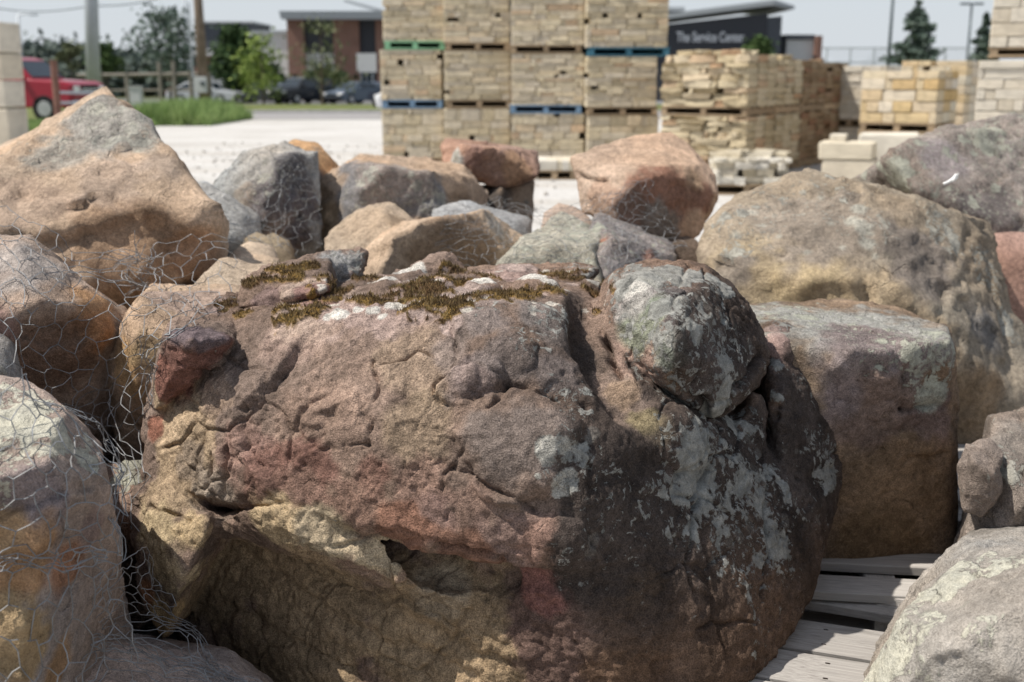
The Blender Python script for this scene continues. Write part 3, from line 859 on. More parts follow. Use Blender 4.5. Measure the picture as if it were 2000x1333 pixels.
    K = [([(585, 672), (548, 713), (503, 764), (467, 796), (459, 841), (467, 877), (503, 918), (523, 946)], 0.006, 0.009, -0.008),
         ([(612, 640), (585, 672)], 0.005, 0.006, 0.0),
         ([(725, 690), (727, 760), (722, 830), (719, 872)], 0.005, 0.010, 0.0), ([(719, 872), (690, 880)], 0.004, 0.005, 0.0),
         ([(745, 694), (790, 692), (820, 672), (842, 684)], 0.007, 0.010, -0.006), ([(640, 878), (635, 880), (612, 872)], 0.004, 0.005, 0.0),
         ([(882, 618), (897, 680), (890, 718), (852, 745), (847, 766), (872, 776)], 0.006, 0.008, 0.006),
         ([(900, 712), (930, 705), (985, 742)], 0.005, 0.006, 0.0), ([(985, 742), (960, 800), (925, 850), (890, 915), (878, 930)], 0.006, 0.010, 0.0),
         ([(888, 922), (940, 945), (990, 968), (1045, 1000)], 0.007, 0.013, -0.008), ([(878, 930), (872, 990), (880, 1040)], 0.004, 0.005, 0.0),
         ([(980, 745), (1030, 752), (1090, 768), (1150, 785), (1210, 800)], 0.006, 0.009, 0.0),
         ([(1178, 640), (1185, 690), (1222, 735), (1300, 758), (1370, 788), (1405, 828)], 0.008, 0.022, 0.0),
         ([(1405, 828), (1440, 772), (1478, 720), (1500, 690)], 0.010, 0.028, 0.0),
         ([(1405, 828), (1410, 870), (1395, 930), (1372, 1000), (1362, 1080), (1370, 1180)], 0.007, 0.012, 0.0),
         ([(1508, 700), (1512, 800), (1500, 900), (1506, 1000), (1512, 1080), (1500, 1160)], 0.008, 0.016, 0.0),
         ([(1150, 560), (1168, 620), (1178, 660)], 0.006, 0.014, 0.0),
         ([(1150, 900), (1165, 960), (1150, 1040), (1180, 1120)], 0.006, 0.007, 0.0),
         ([(1092, 1200), (1110, 1240), (1132, 1290), (1142, 1330)], 0.004, 0.006, 0.0),
         ([(432, 880), (422, 950), (432, 1005)], 0.008, 0.016, 0.0), ([(400, 890), (392, 940), (405, 975)], 0.006, 0.010, 0.0),
         ([(285, 988), (310, 1000), (345, 1000), (362, 1012)], 0.006, 0.012, 0.0),
         ([(560, 985), (500, 930), (480, 900)], 0.004, 0.004, 0.0),
         ([(545, 545), (548, 590)], 0.004, 0.012, 0.0), ([(472, 560), (545, 548), (640, 540)], 0.005, 0.008, 0.0),
         ([(455, 640), (470, 690), (430, 730)], 0.006, 0.008, 0.0),
         ([(600, 1130), (700, 1170), (820, 1230), (960, 1290)], 0.02, 0.015, 0.010), ([(480, 1090), (600, 1170), (740, 1260), (900, 1320)], 0.016, 0.012, 0.012), ([(430, 1190), (560, 1260), (700, 1330)], 0.014, 0.012, -0.01),
         ([(860, 1085), (960, 1100), (1000, 1130)], 0.012, 0.016, 0.0), ([(820, 1120), (900, 1150), (1000, 1165)], 0.008, 0.01, 0.0)]
    K = [(pl, wd * 0.8, dp * 1.8, st * 1.7) if wd < 0.0125 else (pl, wd, dp * .9, st * .35) for (pl, wd, dp, st) in K]
    Bp = [(755, 553, 32, 0.020, 1.6), (945, 549, 34, 0.020, 1.6), (800, 524, 40, 0.018, 1.6), (1045, 543, 44, 0.020, 1.6), (1165, 555, 26, 0.018, 1.6), (850, 553, 40, 0.016, 1.6), (1240, 545, 50, 0.012, 1.4), (662, 606, 22, 0.008, 1.5), (725, 598, 20, 0.008, 1.5), (765, 592, 20, 0.008, 1.5),
          (950, 735, 42, 0.018, 1.0), (905, 742, 36, 0.014, 1.0), (1010, 860, 125, 0.036, 1.0), (1000, 680, 60, 0.015, 1.0), (1350, 860, 70, 0.020, 1.0), (1530, 665, 40, 0.018, 1.0), (1090, 1060, 60, 0.016, 1.0), (700, 580, 40, 0.010, 1.6), (520, 635, 45, 0.012, 1.4), (1010, 520, 46, 0.012, 1.6)]

    def extra(V, D, C, L, M, disp, seed):
        # grain of thin bedding on the broken underside
        low = sstep(0.42, 0.30, V[:, 2] + 0.10 * fbm(V, 3.0, 2, 4)) * sstep(0.2, 0.0, V[:, 0])
        s = V[:, 2] * 34 + V[:, 0] * 15 + 2.0 * fbm(V, 5.0, 3, 8)
        disp = disp + low * 0.004 * np.sin(s)
        C = C * (1 + (low * 0.16 * np.sin(s * 0.37 + 1.0))[:, None])
        # fracture facets, thin cracks between them, and grain-sized pocks
        W = V + 0.03 * np.stack([fbm(V, 9.0, 3, 70 + i) for i in range(3)], 1)
        f1, f2, hid = worley(W, 7.5, 5)
        disp = disp + 0.0075 * (hid - 0.5) * sstep(-0.1, 0.25, fbm(V, 2.2, 2, 76)) * sstep(0.0, 0.12, f2 - f1)
        disp = disp - 0.010 * sstep(0.07, 0.0, f2 - f1) * sstep(0.02, 0.20, fbm(V, 3.1, 3, 77))
        f1, f2, hid = worley(V + 0.012 * np.stack([fbm(V, 22.0, 2, 80 + i) for i in range(3)], 1), 24.0, 6)
        disp = disp + 0.0035 * (hid - 0.5) * sstep(0.0, 0.15, f2 - f1) - 0.003 * sstep(0.12, 0.0, f2 - f1) * sstep(0.0, 0.25, fbm(V, 5.0, 3, 83))
        disp = disp - 0.004 * sstep(0.35, 0.6, vnoise(V * 70.0, 88)) * sstep(-0.05, 0.3, fbm(V, 6.0, 3, 89))
        C = C * (1 + 0.22 * (hid - 0.5))[:, None]
        # scaly chips
        disp = disp - 0.006 * sstep(0.15, 0.22, fbm(V, 10.0, 4, 91)) * sstep(-0.2, 0.3, fbm(V, 2.0, 2, 92))
        # right-facing parts of the flank are darker, browner towards the bottom
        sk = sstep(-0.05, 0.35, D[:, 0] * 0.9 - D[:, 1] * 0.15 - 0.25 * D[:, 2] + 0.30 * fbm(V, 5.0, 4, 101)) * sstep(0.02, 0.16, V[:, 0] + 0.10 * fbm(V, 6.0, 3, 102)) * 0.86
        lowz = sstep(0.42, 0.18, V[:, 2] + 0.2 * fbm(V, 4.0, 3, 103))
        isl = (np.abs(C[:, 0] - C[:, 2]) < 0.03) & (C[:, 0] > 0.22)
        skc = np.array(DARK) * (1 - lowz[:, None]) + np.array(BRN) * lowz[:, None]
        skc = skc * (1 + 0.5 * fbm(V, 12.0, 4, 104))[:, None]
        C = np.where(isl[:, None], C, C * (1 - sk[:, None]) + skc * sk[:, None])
        # vertical dark runs and pale streaks on the right flank
        fl = sstep(0.10, 0.35, V[:, 0]) * sstep(0.95, 0.75, V[:, 2])
        q = V * np.array((9.0, 9.0, 1.6))
        st = fbm(q, 1.6, 4, 95)
        C = C * (1 + fl * 0.5 * st)[:, None]
        L = L + fl * (0.07 + 0.24 * fbm(q, 2.2, 4, 97))
        return C, L, M, disp

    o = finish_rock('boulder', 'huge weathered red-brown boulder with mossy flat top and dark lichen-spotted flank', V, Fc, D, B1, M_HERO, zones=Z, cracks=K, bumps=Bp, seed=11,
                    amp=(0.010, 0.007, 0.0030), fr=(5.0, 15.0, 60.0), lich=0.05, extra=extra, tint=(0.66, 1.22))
    # little moss shoots on the mossy ledges
    Vn, Fc, mm = ROCKS[len(ROCKS) - 1]
    rs = np.random.RandomState(3)
    idx = np.where((mm > 0.7) & (D[:, 2] > 0.0))[0]
    idx = rs.choice(idx, min(18000, len(idx)), replace=False)
    org = np.array(o.location)
    P = Vn[idx] - org
    n = len(idx)
    an = rs.rand(n) * 6.28; ln = 0.004 + 0.007 * rs.rand(n)
    wv = np.stack((np.cos(an), np.sin(an), np.zeros(n)), 1) * 0.0015
    tip = P + np.stack((rs.normal(0, .4, n) * ln, rs.normal(0, .4, n) * ln, ln), 1)
    VV = np.stack((P - wv, P + wv, tip), 1).reshape(-1, 3)
    t = NT('moss_shoots')
    nz = t.noise(t.obj(), 30.0, 4)
    t.set(t.ramp(nz, [(0.35, (0.085, 0.06, 0.035)), (0.5, (0.145, 0.10, 0.05)), (0.65, (0.22, 0.165, 0.075))]), 0.95)
    mo = link('moss', mesh_np('moss', VV, np.arange(3 * n).reshape(-1, 3), False), t.m, o)
    tag(mo, kind='stuff')
    return o


HERO = build_hero()

# ------------------------------------------------------------------ the other boulders of the yard
GR, GT, PK, DK, OR = (0.30, 0.285, 0.275), (0.34, 0.30, 0.26), (0.44, 0.30, 0.235), (0.14, 0.12, 0.11), (0.48, 0.30, 0.16)
TN, BR, RB = (0.44, 0.325, 0.225), (0.27, 0.185, 0.125), (0.30, 0.17, 0.125)

boulder('big pyramid-shaped tan boulder with a grey lichen cap, behind the wire netting',
        [(172, 206, 3.9), (205, 196, 3.92), (240, 212, 3.9), (292, 262, 3.95), (110, 250, 3.95), (40, 312, 3.9), (-70, 370, 3.8), (-190, 430, 3.8), (302, 292, 3.9), (350, 380, 3.8), (402, 450, 3.62), (440, 458, 3.6),
         (150, 345, 3.58), (210, 420, 3.42), (330, 425, 3.45), (30, 435, 3.38), (0, 470, 3.35), (-160, 500, 3.4), (120, 520, 3.34), (250, 538, 3.38), (350, 545, 3.44), (425, 540, 3.52), (443, 490, 3.52)],
        1.1, M_TAN, (0.50, 0.38, 0.28), 6, 40, seed=21, frac=0.045, pits=0.010,  foot=0.0, footshrink=0.5, amp=(0.020, 0.016, 0.005),
        zones=[('col', 200, 250, 110, (0.36, 0.335, 0.30)), ('col', 110, 285, 70, (0.38, 0.34, 0.29)), ('lich', 200, 240, 120, 0.36), ('lich', 110, 280, 70, 0.33), ('lich', 280, 260, 50, 0.42), ('dot', 190, 215, 14, (0.50, 0.48, 0.40), .8), ('dot', 215, 235, 11, (0.50, 0.48, 0.40), .8), ('dot', 245, 250, 12, (0.50, 0.49, 0.40), .8), ('dot', 170, 245, 9, (0.50, 0.48, 0.40), .8), ('dot', 265, 285, 10, (0.48, 0.47, 0.40), .8), ('dot', 130, 265, 10, (0.50, 0.48, 0.40), .8), ('dot', 105, 300, 9, (0.50, 0.48, 0.40), .8),
               ('col', 240, 480, 110, (0.36, 0.235, 0.15), 0.8), ('col', 60, 380, 90, (0.42, 0.31, 0.235), 0.7), ('col', 400, 500, 50, (0.36, 0.23, 0.15), 0.9), ('col', 230, 340, 80, (0.47, 0.36, 0.28), 0.8), ('col', 310, 330, 50, (0.37, 0.30, 0.25), 0.6)],
        cracks=[([(140, 400), (180, 381), (225, 384), (264, 410)], 0.010, 0.030, 0.024), ([(228, 418), (280, 426), (320, 436), (352, 452)], 0.009, 0.028, 0.022), ([(150, 300), (220, 306), (290, 330)], 0.01, 0.012, -0.01), ([(30, 370), (60, 380), (110, 370)], 0.014, 0.02, 0.0), ([(20, 460), (120, 470), (180, 455)], 0.014, 0.022, 0.012), ([(330, 480), (390, 470), (420, 478)], 0.010, 0.015, 0.01)])
boulder('grey and orange boulder under the netting, below the pyramid boulder',
        [(-60, 478, 2.82), (30, 466, 2.86), (92, 488, 2.82), (142, 530, 2.78), (237, 622, 2.76), (242, 645, 2.76), (152, 758, 2.70), (112, 796, 2.70), (50, 772, 2.66), (-20, 740, 2.62), (-100, 700, 2.62), (110, 600, 2.56), (170, 640, 2.62), (20, 630, 2.52), (-90, 600, 2.6), (60, 545, 2.62)],
        0.75, M_TAN, (0.40, 0.31, 0.25), 6, 50, seed=22,  foot=0.0, footshrink=0.5,
        zones=[('col', 40, 520, 90, (0.36, 0.315, 0.285)), ('col', 190, 600, 60, (0.52, 0.31, 0.17)), ('col', 180, 660, 50, (0.46, 0.25, 0.13)), ('col', 60, 700, 110, (0.27, 0.18, 0.13)), ('col', 120, 570, 40, (0.45, 0.33, 0.25), 0.8), ('col', 0, 640, 50, (0.30, 0.20, 0.17))],
        cracks=[([(0, 655), (60, 660), (110, 690), (160, 660), (238, 640)], 0.008, 0.014, -0.012)])
boulder('flat-topped tan boulder with an orange broken edge, beside the mossy boulder',
        [(258, 590, 2.82), (300, 563, 3.02), (470, 563, 3.1), (500, 600, 3.0), (440, 640, 2.8), (203, 742, 2.76), (208, 772, 2.72), (240, 832, 2.70), (330, 840, 2.74), (335, 655, 2.64), (262, 645, 2.62), (247, 695, 2.62), (300, 760, 2.62), (220, 660, 2.72)],
        0.5, M_TAN, (0.50, 0.36, 0.25), 6, 50, seed=23,  foot=0.0, footshrink=0.5,
        zones=[('col', 240, 740, 60, (0.52, 0.33, 0.17)), ('col', 300, 700, 50, (0.36, 0.26, 0.15), 0.8), ('col', 380, 580, 90, (0.48, 0.36, 0.29))], cracks=[([(255, 640), (270, 650), (330, 640)], 0.008, 0.015, 0.0)])
boulder('low pale tan stone behind the gathered knot of netting',
        [(395, 545, 3.3), (440, 506, 3.5), (530, 514, 3.5), (560, 560, 3.35), (420, 590, 3.2), (500, 560, 3.25)], 0.5, M_TAN, (0.54, 0.42, 0.31), 5, 30, seed=24, foot=0.0)
boulder('grey purple boulder with pale lichen crusts, tightly wrapped in wire netting',
        [(-180, 740, 2.02), (0, 742, 1.97), (82, 772, 1.92), (150, 830, 1.87), (200, 890, 1.86), (214, 965, 1.87), (198, 1080, 1.87), (172, 1180, 1.87), (132, 1290, 1.87), (132, 1430, 1.87), (-180, 1430, 1.62), (60, 965, 1.69), (138, 945, 1.72), (-60, 965, 1.63), (-170, 950, 1.62), (172, 1000, 1.77), (60, 1250, 1.64)],
        0.65, M_CRUST, (0.37, 0.30, 0.26), 7, 34, seed=25,  foot=0.0, footshrink=0.6, amp=(0.02, 0.009, 0.004),
        zones=[('lich', 30, 840, 110, 0.56), ('lich', 20, 780, 60, 0.52), ('lich', 120, 800, 40, 0.4), ('lich', 185, 890, 48, 0.60), ('lich', 170, 850, 30, 0.5), ('lich', 100, 950, 35, 0.46), ('lich', 20, 950, 50, 0.40), ('lich', 100, 1150, 200, -0.3), ('col', 60, 1000, 80, (0.32, 0.26, 0.25)),
               ('col', 40, 1100, 90, (0.42, 0.26, 0.15)), ('col', 140, 1110, 70, (0.40, 0.22, 0.14)), ('col', 60, 1250, 100, (0.40, 0.29, 0.17)), ('col', 130, 1290, 60, (0.34, 0.22, 0.13)), ('col', 190, 1040, 40, (0.30, 0.22, 0.19)), ('col', 0, 1030, 60, (0.46, 0.30, 0.17))],
        cracks=[([(0, 1000), (60, 985), (120, 962), (180, 960)], 0.007, 0.010, -0.008), ([(80, 1060), (130, 1050), (170, 1080)], 0.01, 0.016, 0.01), ([(30, 1160), (100, 1180), (160, 1150)], 0.012, 0.016, 0.0), ([(130, 880), (170, 900), (210, 940)], 0.006, 0.010, 0.0)])
boulder('small rock with a pale green lichen top in the gap beside the mossy boulder',
        [(205, 905, 2.55), (250, 890, 2.56), (300, 895, 2.56), (310, 1000, 2.46), (295, 1095, 2.46), (210, 1095, 2.46), (240, 1000, 2.42)], 0.3, M_GREEN, (0.30, 0.20, 0.15), 5, 30, seed=26, foot=0.0, lich=0.1,
        zones=[('lich', 255, 925, 45, 0.7)])
boulder('low pinkish slab under the bundled end of the netting',
        [(140, 1300, 2.0), (190, 1248, 2.15), (390, 1262, 2.22), (500, 1330, 2.08), (500, 1430, 1.95), (140, 1430, 1.80), (320, 1300, 2.02)], 0.25, M_TAN, (0.56, 0.46, 0.41), 5, 40, seed=27, foot=0.0, footshrink=0.8)
boulder('small grey rock squeezed between the netted boulders at the edge of the pile',
        [(-60, 640, 2.5), (15, 668, 2.5), (46, 742, 2.46), (25, 790, 2.40), (-60, 790, 2.40), (-10, 720, 2.36)], 0.3, M_TAN, (0.32, 0.31, 0.295), 5, 24, seed=28, foot=0.0, lich=0.2)

boulder('grey boulder with a dark pitted face under a veil of netting',
        [(418, 368, 4.72), (470, 306, 4.8), (530, 285, 4.82), (560, 280, 4.78), (588, 292, 4.82), (612, 370, 4.74), (627, 430, 4.7), (615, 510, 4.65), (480, 530, 4.6), (485, 450, 4.58), (430, 412, 4.7), (552, 300, 4.64), (508, 400, 4.46), (492, 480, 4.46)],
        0.8, M_TAN, (0.37, 0.365, 0.35), 6, 40, seed=31, foot=0.0, pits=0.02, lich=0.22, amp=(0.015, 0.02, 0.007),
        zones=[('col', 565, 390, 75, (0.17, 0.15, 0.15)), ('col', 580, 320, 45, (0.16, 0.15, 0.15)), ('col', 550, 480, 50, (0.33, 0.26, 0.22), 0.8), ('col', 600, 460, 30, (0.14, 0.12, 0.12)), ('lich', 520, 340, 50, 0.4), ('col', 470, 370, 30, (0.40, 0.33, 0.26), 0.6)])
boulder('orange-brown boulder peeping out behind the grey pitted boulder',
        [(555, 284, 5.2), (575, 273, 5.22), (622, 278, 5.2), (667, 330, 5.2), (640, 372, 5.1), (590, 345, 5.05), (600, 410, 5.1), (660, 420, 5.2), (580, 330, 5.05)], 0.6, M_TAN, (0.50, 0.32, 0.18), 5, 40, seed=32, foot=0.0,
        zones=[('col', 630, 375, 40, (0.16, 0.13, 0.12)), ('col', 600, 375, 30, (0.14, 0.12, 0.12)), ('dot', 620, 283, 10, (0.25, 0.2, 0.16), 0.8)])
boulder('pale grey slab leaning beside the pyramid boulder',
        [(350, 364, 4.3), (400, 358, 4.42), (455, 388, 4.42), (492, 425, 4.32), (484, 470, 4.2), (440, 476, 4.14), (380, 412, 4.2), (350, 490, 4.2)], 0.45, M_TAN, (0.42, 0.42, 0.41), 5, 34, seed=33, foot=0.0, lich=0.2)
boulder('small tan block tucked below the grey pitted boulder',
        [(465, 468, 4.2), (500, 453, 4.25), (550, 465, 4.22), (570, 500, 4.15), (512, 498, 4.08), (465, 545, 4.1), (575, 545, 4.1)], 0.35, M_TAN, (0.40, 0.31, 0.21), 4, 50, seed=34, foot=0.0)
boulder('rounded tan boulder with a rough grey crust and a brown broken end',
        [(606, 402, 5.0), (638, 345, 5.1), (700, 320, 5.2), (780, 318, 5.25), (850, 335, 5.28), (910, 350, 5.24), (940, 372, 5.14), (938, 430, 5.0), (870, 430, 4.9), (862, 365, 4.95), (720, 352, 4.92), (700, 372, 4.72), (860, 372, 4.80), (650, 395, 4.74), (640, 480, 4.70), (865, 480, 4.76), (618, 480, 4.8), (640, 530, 4.8), (870, 530, 4.8)],
        0.8, M_TAN, (0.47, 0.36, 0.27), 6, 24, seed=35, foot=0.0, amp=(0.015, 0.02, 0.007),
        zones=[('col', 760, 375, 95, (0.26, 0.25, 0.25)), ('col', 690, 390, 60, (0.27, 0.26, 0.26)), ('col', 840, 390, 50, (0.25, 0.24, 0.24)), ('lich', 760, 380, 90, 0.34), ('col', 905, 395, 40, (0.34, 0.24, 0.16)), ('col', 780, 330, 70, (0.42, 0.34, 0.29), 0.7), ('lich', 850, 395, 30, 0.5), ('col', 630, 430, 40, (0.50, 0.38, 0.26))])
boulder('angular reddish boulder with a pale grey end, perched on two stones',
        [(858, 286, 5.6), (880, 277, 5.62), (960, 284, 5.62), (1045, 298, 5.62), (1052, 325, 5.5), (1042, 350, 5.4), (985, 364, 5.4), (900, 346, 5.4), (863, 322, 5.5), (935, 305, 5.36), (1000, 312, 5.38), (890, 305, 5.42)],
        0.45, M_TAN, (0.38, 0.245, 0.185), 6, 60, seed=36,  foot=None,
        zones=[('col', 880, 305, 30, (0.42, 0.43, 0.40)), ('lich', 878, 300, 25, 0.3), ('col', 1020, 320, 28, (0.48, 0.30, 0.19)), ('col', 920, 320, 30, (0.27, 0.17, 0.14), 0.8)])
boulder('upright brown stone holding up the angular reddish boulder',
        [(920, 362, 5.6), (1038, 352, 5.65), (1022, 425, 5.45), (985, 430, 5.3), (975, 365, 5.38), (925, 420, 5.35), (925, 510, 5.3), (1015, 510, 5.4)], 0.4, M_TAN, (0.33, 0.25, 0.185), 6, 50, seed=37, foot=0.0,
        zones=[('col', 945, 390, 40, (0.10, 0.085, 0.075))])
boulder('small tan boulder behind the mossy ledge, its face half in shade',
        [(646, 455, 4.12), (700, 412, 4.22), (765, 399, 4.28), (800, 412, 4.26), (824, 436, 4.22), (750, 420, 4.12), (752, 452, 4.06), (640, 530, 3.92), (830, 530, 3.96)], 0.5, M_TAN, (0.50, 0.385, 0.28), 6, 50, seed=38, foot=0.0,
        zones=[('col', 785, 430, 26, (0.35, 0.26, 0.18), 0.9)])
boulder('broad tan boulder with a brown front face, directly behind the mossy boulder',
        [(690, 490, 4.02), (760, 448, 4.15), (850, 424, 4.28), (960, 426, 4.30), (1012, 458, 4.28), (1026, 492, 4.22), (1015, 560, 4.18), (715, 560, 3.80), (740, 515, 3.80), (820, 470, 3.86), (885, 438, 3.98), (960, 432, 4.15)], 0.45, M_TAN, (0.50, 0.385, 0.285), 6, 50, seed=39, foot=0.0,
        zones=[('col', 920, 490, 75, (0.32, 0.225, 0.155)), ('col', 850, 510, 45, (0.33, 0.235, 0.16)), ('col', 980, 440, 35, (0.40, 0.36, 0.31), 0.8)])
boulder('long low grey slab behind the broad tan boulder',
        [(845, 410, 4.6), (900, 400, 4.64), (960, 404, 4.66), (1030, 440, 4.6), (1000, 452, 4.5), (870, 432, 4.5), (850, 480, 4.5), (1030, 490, 4.5)], 0.4, M_TAN, (0.36, 0.37, 0.38), 5, 34, seed=40, foot=0.0)
boulder('pale green lichen-covered boulder below the perched pink boulder',
        [(960, 520, 3.72), (1028, 466, 3.92), (1060, 440, 4.1), (1150, 440, 4.12), (1182, 452, 3.95), (1168, 520, 3.64), (950, 565, 3.62), (1175, 565, 3.56), (1080, 500, 3.66)], 0.45, M_GREEN, (0.42, 0.39, 0.32), 6, 26, seed=41, foot=0.0, lich=0.36)
boulder('small rounded pinkish stone on the far side of the green lichen boulder',
        [(1056, 424, 4.45), (1080, 401, 4.5), (1130, 408, 4.5), (1160, 436, 4.4), (1065, 446, 4.38), (1150, 480, 4.36), (1060, 480, 4.36)], 0.3, M_TAN, (0.42, 0.33, 0.27), 4, 24, seed=42, foot=0.0)
boulder('grey mottled boulder with a red edge under the perched pink boulder',
        [(1150, 470, 3.84), (1168, 434, 3.96), (1210, 444, 4.06), (1282, 470, 4.08), (1315, 502, 3.98), (1318, 565, 3.86), (1155, 565, 3.62), (1150, 505, 3.68), (1220, 490, 3.76)], 0.4, M_GREEN, (0.30, 0.265, 0.25), 6, 36, seed=43, foot=0.0, lich=0.27,
        zones=[('col', 1165, 455, 20, (0.42, 0.20, 0.13)), ('col', 1290, 510, 24, (0.40, 0.24, 0.19))])
boulder('large pink boulder with a flat sunlit top perched on the pile',
        [(1114, 308, 4.6), (1180, 285, 4.78), (1250, 262, 4.98), (1312, 260, 5.02), (1335, 285, 5.02), (1372, 314, 4.92), (1388, 336, 4.76), (1208, 374, 4.34), (1245, 350, 4.33), (1300, 330, 4.42), (1372, 322, 4.62), (1124, 345, 4.52), (1140, 412, 4.48), (1200, 402, 4.28), (1212, 442, 4.30), (1262, 472, 4.36), (1342, 482, 4.42), (1388, 430, 4.52), (1405, 385, 4.56), (1397, 346, 4.66), (1152, 416, 4.5)],
        0.35, M_TAN, (0.52, 0.375, 0.275), 6, 70, seed=44, ang=10.0, frac=0.010,  foot=None, amp=(0.018, 0.008, 0.004),
        zones=[('col', 1300, 400, 90, (0.30, 0.165, 0.115)), ('col', 1240, 410, 45, (0.24, 0.16, 0.125)), ('col', 1380, 380, 40, (0.28, 0.16, 0.115)), ('col', 1300, 460, 60, (0.27, 0.225, 0.19)), ('col', 1365, 340, 26, (0.48, 0.33, 0.22)), ('col', 1160, 380, 40, (0.44, 0.30, 0.22), 0.8)],
        cracks=[([(1120, 330), (1150, 340), (1200, 345)], 0.012, 0.02, 0.012)])
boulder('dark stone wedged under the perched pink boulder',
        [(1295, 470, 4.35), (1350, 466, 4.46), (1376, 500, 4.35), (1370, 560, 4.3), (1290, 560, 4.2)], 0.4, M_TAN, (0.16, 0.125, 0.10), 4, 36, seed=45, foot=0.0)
boulder('huge domed grey boulder with a yellow-tan front, behind the square block',
        [(1366, 500, 3.92), (1400, 430, 4.02), (1450, 374, 4.12), (1530, 350, 4.22), (1650, 350, 4.24), (1722, 376, 4.22), (1800, 400, 4.24), (1902, 470, 4.18), (1962, 550, 4.12), (1994, 650, 4.02), (2020, 760, 3.95), (2000, 830, 3.9), (1860, 872, 3.76), (1500, 872, 3.72), (1378, 700, 3.82), (1450, 520, 3.74), (1600, 560, 3.64), (1738, 540, 3.68), (1728, 400, 3.98), (1742, 690, 3.62), (1880, 700, 3.68)],
        0.9, M_TAN, (0.35, 0.29, 0.22), 6, 34, seed=46, frac=0.045, foot=0.05, footshrink=0.55, amp=(0.020, 0.018, 0.008),
        zones=[('col', 1540, 545, 150, (0.48, 0.375, 0.23), .6), ('col', 1600, 560, 80, (0.50, 0.39, 0.235), .8), ('col', 1710, 600, 110, (0.47, 0.36, 0.23), .7), ('col', 1800, 660, 90, (0.40, 0.31, 0.21), .8), ('col', 1800, 500, 100, (0.24, 0.205, 0.175)), ('col', 1930, 640, 60, (0.20, 0.185, 0.17)), ('col', 1420, 520, 40, (0.26, 0.22, 0.18)),
               ('col', 1900, 800, 100, (0.34, 0.25, 0.165)), ('col', 1600, 430, 110, (0.34, 0.285, 0.23)), ('lich', 1690, 430, 55, 0.46), ('lich', 1460, 440, 60, 0.34), ('lich', 1840, 440, 60, 0.5), ('lich', 1930, 520, 50, 0.45), ('lich', 1980, 640, 40, 0.45), ('lich', 1600, 380, 120, 0.28), ('lich', 1440, 475, 30, 0.5)] + [('dot', x, y, r_, (0.50, 0.48, 0.41), 0.85) for (x, y, r_) in ((1665, 420, 16), (1690, 440, 20), (1700, 470, 14), (1715, 490, 12), (1680, 400, 12), (1625, 425, 8), (1460, 400, 7), (1520, 455, 8), (1580, 480, 6), (1490, 430, 9), (1450, 450, 12), (1640, 470, 7), (1560, 400, 6), (1730, 430, 10), (1600, 370, 6))],
        cracks=[([(1400, 505), (1450, 505), (1500, 495), (1520, 490)], 0.012, 0.025, 0.012), ([(1640, 480), (1720, 500), (1740, 560)], 0.010, 0.012, 0.0), ([(1700, 540), (1690, 600), (1720, 660)], 0.02, 0.02, 0.0), ([(1850, 560), (1840, 620), (1850, 680)], 0.014, 0.02, 0.0), ([(1940, 560), (1970, 650), (1990, 740)], 0.012, 0.03, 0.0), ([(1610, 400), (1660, 390), (1690, 375)], 0.010, 0.012, 0.0)])
boulder('rough grey lichen-blotched boulder with a white scrap on it, at the edge of the yard',
        [(1718, 332, 5.2), (1790, 295, 5.42), (1850, 255, 5.62), (1920, 244, 5.72), (2050, 242, 5.7), (2170, 300, 5.6), (2170, 470, 5.2), (1900, 458, 4.92), (1760, 402, 5.0), (1720, 378, 5.12), (1742, 345, 5.0), (1860, 330, 5.08), (1830, 440, 4.86), (2000, 452, 4.9), (1880, 570, 4.9), (2160, 610, 4.9)],
        0.9, M_GREEN, (0.32, 0.275, 0.245), 6, 26, seed=47, foot=0.0, lich=0.30, pits=0.025, amp=(0.045, 0.03, 0.008),
        zones=[('lich', 1750, 345, 40, 0.75), ('lich', 1930, 260, 50, 0.6), ('col', 1950, 420, 80, (0.19, 0.165, 0.155)), ('lich', 1920, 430, 60, 0.36), ('col', 1850, 300, 50, (0.36, 0.31, 0.30)), ('lich', 1800, 380, 40, 0.4)])
boulder('flat reddish slab stone behind the domed grey boulder',
        [(1925, 466, 4.62), (1990, 454, 4.66), (2110, 458, 4.62), (2110, 590, 4.5), (1985, 590, 4.5), (1945, 525, 4.5), (1985, 720, 4.5)], 0.5, M_TAN, (0.43, 0.265, 0.205), 4, 40, seed=48, foot=0.0)
